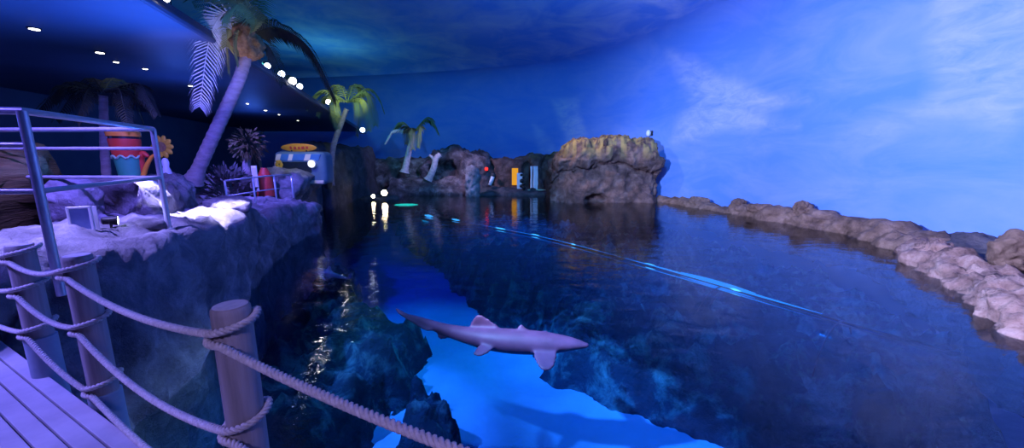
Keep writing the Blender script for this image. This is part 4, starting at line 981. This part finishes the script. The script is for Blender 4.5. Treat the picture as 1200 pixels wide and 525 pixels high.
def curb_pt(x, y, inland, z):
    a_, b_ = at_z(x - 6, y - 1, 0), at_z(x + 6, y + 2, 0); d_ = (b_ - a_).normalized(); n_ = Vector((-d_.y, d_.x, 0)); n_ = n_ if n_.x > 0 else -n_
    p_ = at_z(x, y, 0) + n_ * inland; p_.z = z; return p_
for (x, y, s_, z, l) in [(811, 243, (.9, .7, .6), .25, 'small round boulder on the far stretch of curb'), (853, 250, (.7, .6, .6), .4, 'knobbly boulder where the far curb widens'), (925, 263, (.5, .45, .55), .66, 'small knob of rock on top of the middle curb'), (880, 255, (1.1, .8, .4), .42, 'flat lump of rock on the middle curb right of its far end')]:
    o = rock_blob('boulder', tuple(curb_pt(x, y, .45, z)), s_, M['curb'], x, .14, 2.4, 5); tag(o, l, 'rock')
o = rock_blob('coral_lump', tuple(curb_pt(1078, 312, .5, .32)), (.85, .7, .5), M['pink'], 111, .2, 3.4, 5); tag(o, 'pale pitted coral lump at the start of the pink curb', 'coral')
o = rock_blob('dark_reflection', tuple(at_z(1192, 418, -.5)), (1.5, 1.0, .6), M['darkrock'], 118, .15, 1.5, 4, .6); tag(o, 'dark shape added under water for the dark reflection below the pink curb at the right edge', 'rock')  # added dark blob in place of the curb's dark reflection
# slate bank behind the pink curb, with a standing stone
st = []
for (x, y, w, h) in [(1085, 292, 1.6, .40), (1120, 300, 2.2, .52), (1160, 312, 2.6, .55), (1210, 332, 2.8, .55), (1290, 365, 2.8, .5)]:
    p = at_z(x, y, .25); p = Vector((p.x, p.y, 0)); r = Vector((p.x, p.y, 0)).normalized()
    st.append([p + Vector((0, 0, -1)), p + Vector((0, 0, .2)), p + r * .5 + Vector((0, 0, .3)), p + r * w + Vector((0, 0, h)), p + r * (w + .6) + Vector((0, 0, h)), p + r * (w + .6) + Vector((0, 0, -1))])
o = rock_loft('slate_bank', st, M['slate'], nu=10, nv=7, amp=.16, freq=1.2, seed=112); tag(o, 'sloping dark slate bank between the pink curb and the painted sky', 'rock')
c = at_z(1184, 308, .55); o = rock_blob('standing_stone', tuple(c + Vector((.1, .1, .15))), (.68, .36, .72), M['curb'], 115, .2, 1.5, 5, -.4, 1.5); tag(o, 'pointed brown stone standing on the slate bank at the right edge', 'rock')

# ------------------------------------------------------------------ room lamps, with unseen fills and accents added
def lamp(kind, loc, aim, power, col, size=.2, angle=90, blend=.6):
    l = bpy.data.lights.new('room_' + kind.lower(), kind); l.energy = power; l.color = col
    if kind == 'SPOT': l.spot_size = math.radians(angle); l.spot_blend = blend
    if kind != 'AREA': l.shadow_soft_size = size
    else: l.size = size
    o = bpy.data.objects.new('room_light', l); o.location = loc; C.objects.link(o); o['kind'] = 'helper'
    if aim is not None: o.rotation_euler = (Vector(aim) - Vector(loc)).to_track_quat('-Z', 'Y').to_euler()
    return o
LAV = (.50, .55, 1.0); BLUE = (.02, .14, 1.0); VIO = (.17, .13, 1.0)
lamp('SPOT', (-4.2, 4.2, 5.2), (13, 15, 0.2), 36000, (.44, .53, 1.0), .12, 92, .9)  # mural wash from the soffit edge
lamp('SPOT', (3.0, -3.5, 6.0), (15, 8, 0.6), 6400, (.54, .50, 1.0), .2, 90, .9)  # right end of mural and pink curb
lamp('SPOT', (2, 8, 8.5), (3, 34, 2), 8500, (.10, .44, 1.0), .4, 90, .9)                # far wall
lamp('SPOT', (2, 6, 5.0), (1, 11, 9), 3200, (.015, .20, 1.0), .6, 165, .8)  # ceiling blue
lamp('SPOT', (-6.9, 6.7, 5.15), (-5.5, 6.9, 1.75), 7500, (.48, .44, 1.0), .06, 37, .5)  # ledge hot patch
lamp('SPOT', (-6.3, 3.8, 5.15), (-5.2, 4.5, 1.8), 2600, (.30, .26, 1.0), .06, 40, .6)  # near part of the ledge
lamp('SPOT', (-5.3, 3.9, 5.2), (-6.9, 7.2, 2.1), 2400, VIO, .1, 70, .8)                 # rock bench
lamp('SPOT', (-5.4, 1.2, 5.2), (-3.2, 1.7, 1.2), 1700, (.20, .18, 1.0), .12, 50, .5)  # deck, railing
lamp('SPOT', (-.9, -1.6, 4.4), (-.9, 1.2, 1.7), 340, (.40, .34, 1.0), .12, 52, .8)  # ropes and posts
lamp('SPOT', (-9.4, 11.5, 5.2), (-8.4, 14.0, 1.3), 2000, VIO, .12, 110, .8)
lamp('SPOT', (-5.2, 6.6, 5.0), (-7.6, 9.5, 3.4), 560, (.09, .10, 1.0), .1, 60, .8)  # palm trunk
lamp('SPOT', (-5.4, 7.0, 3.2), (-6.9, 9.0, 5.0), 420, (.3, .28, 1.0), .1, 46, .8)        # left frond
lamp('SPOT', (-5.4, 7.4, 3.6), (-6.25, 9.3, 5.55), 60, (1, .72, .32), .1, 34, .8)        # palm husk
lamp('SPOT', (-5.9, 7.6, 2.5), (-7.2, 5.6, 5.3), 1700, (.03, .14, 1.0), .3, 125, .9)     # soffit underside
lamp('POINT', (-10.5, 12.5, 3.9), None, 110, (.04, .14, 1.0), .4)  # dim blue fill lamps added under the soffit, without fixtures
lamp('POINT', (-12.5, 6.0, 3.6), None, 110, (.05, .14, 1.0), .4)
lamp('POINT', (-14.0, 21, 4.0), None, 120, (.05, .16, 1.0), .4)
lamp('SPOT', (-8.3, 3.2, 4.9), (-8.7, 5.2, 2.4), 70, (1, .62, .25), .1, 75, .8)          # brown layered rock
lamp('POINT', (-10.5, 13, 6.6), None, 260, (.12, .75, .8), .3)                          # teal above soffit
lamp('POINT', (-12.6, 27, 6.6), None, 380, (.12, .75, .8), .3)
lamp('SPOT', (-7.6, 18.8, 6.6), (-8.9, 21, 5.5), 260, (.7, 1.0, .55), .1, 80, .8)        # second palm crown
lamp('SPOT', (-9.4, 15.6, 4.8), (-9.8, 17.8, 2.2), 190, (.7, .8, 1.0), .1, 70, .8)        # camper van front
lamp('SPOT', (-7.9, 6.4, 5.2), (-8.4, 8.6, 2.0), 40, (.9, .75, .7), .1, 60, .8)  # tub and ornaments
lamp('SPOT', (1, 21, 7.5), (6, 24.6, 2.8), 1700, (.85, .65, .60), .3, 60, .8)            # warm on the massive rock
lamp('SPOT', (-6, 26, 6.4), (-2.0, 30.4, .2), 1900, (.62, .50, 1.0), .2, 62, .9)        # far rocks
lamp('SPOT', (-5.0, 25.0, 5.0), (-2.9, 27.6, 1.2), 420, (.55, .42, 1.0), .1, 40, .8)     # pillar and low shelf
lamp('SPOT', (.4, 5.6, 8.2), (-.3, 5.4, -3), 3300, (.27, .50, 1.0), .3, 60, .35)         # pool
lamp('SPOT', (-2.0, 11.5, 7.6), (-2.4, 11.0, -3), 4200, (.04, .72, .8), .3, 46, .9)
lamp('SPOT', (6, 10, 8.5), (6, 9.5, -3), 4500, (.02, .3, 1.0), .3, 65, .9)               # right half of the pool
lamp('SPOT', (-5, 26, 5), (-9.5, 31, 2), 600, (.5, .42, 1.0), .15, 70, .8)     # far rocks behind the small palm
lamp('SPOT', (0, 21.5, 8.5), (.3, 22, -3), 9000, (.02, .36, 1.0), .3, 52, .9)     # far water
lamp('SPOT', (-6.6, 2.2, 4.7), (-4.2, 3.7, 2.6), 600, VIO, .1, 60, .6)     # steel railing
wd = bpy.data.worlds.new('room_air'); S.world = wd; wd.use_nodes = True
wd.node_tree.nodes['Background'].inputs[0].default_value = (.01, .02, .08, 1); wd.node_tree.nodes['Background'].inputs[1].default_value = .5

# ------------------------------------------------------------------ camera
cam = bpy.data.cameras.new('camera'); co = bpy.data.objects.new('camera', cam); C.objects.link(co)
co.location = EYE; co.rotation_euler = (math.radians(90) - PITCH, 0, 0); cam.sensor_fit = 'HORIZONTAL'; cam.sensor_width = 36; cam.lens = F * 36 / 1200; cam.clip_start = .05; cam.clip_end = 200
S.camera = co
S.view_settings.view_transform = 'Standard'; S.view_settings.look = 'None'; S.view_settings.exposure = 0; S.view_settings.gamma = 1; S.view_settings.use_curve_mapping = False
S.cycles.use_denoising = True
S.cycles.max_bounces = 8; S.cycles.transparent_max_bounces = 16; S.cycles.caustics_reflective = False; S.cycles.caustics_refractive = False
S.cycles.sample_clamp_indirect = 6
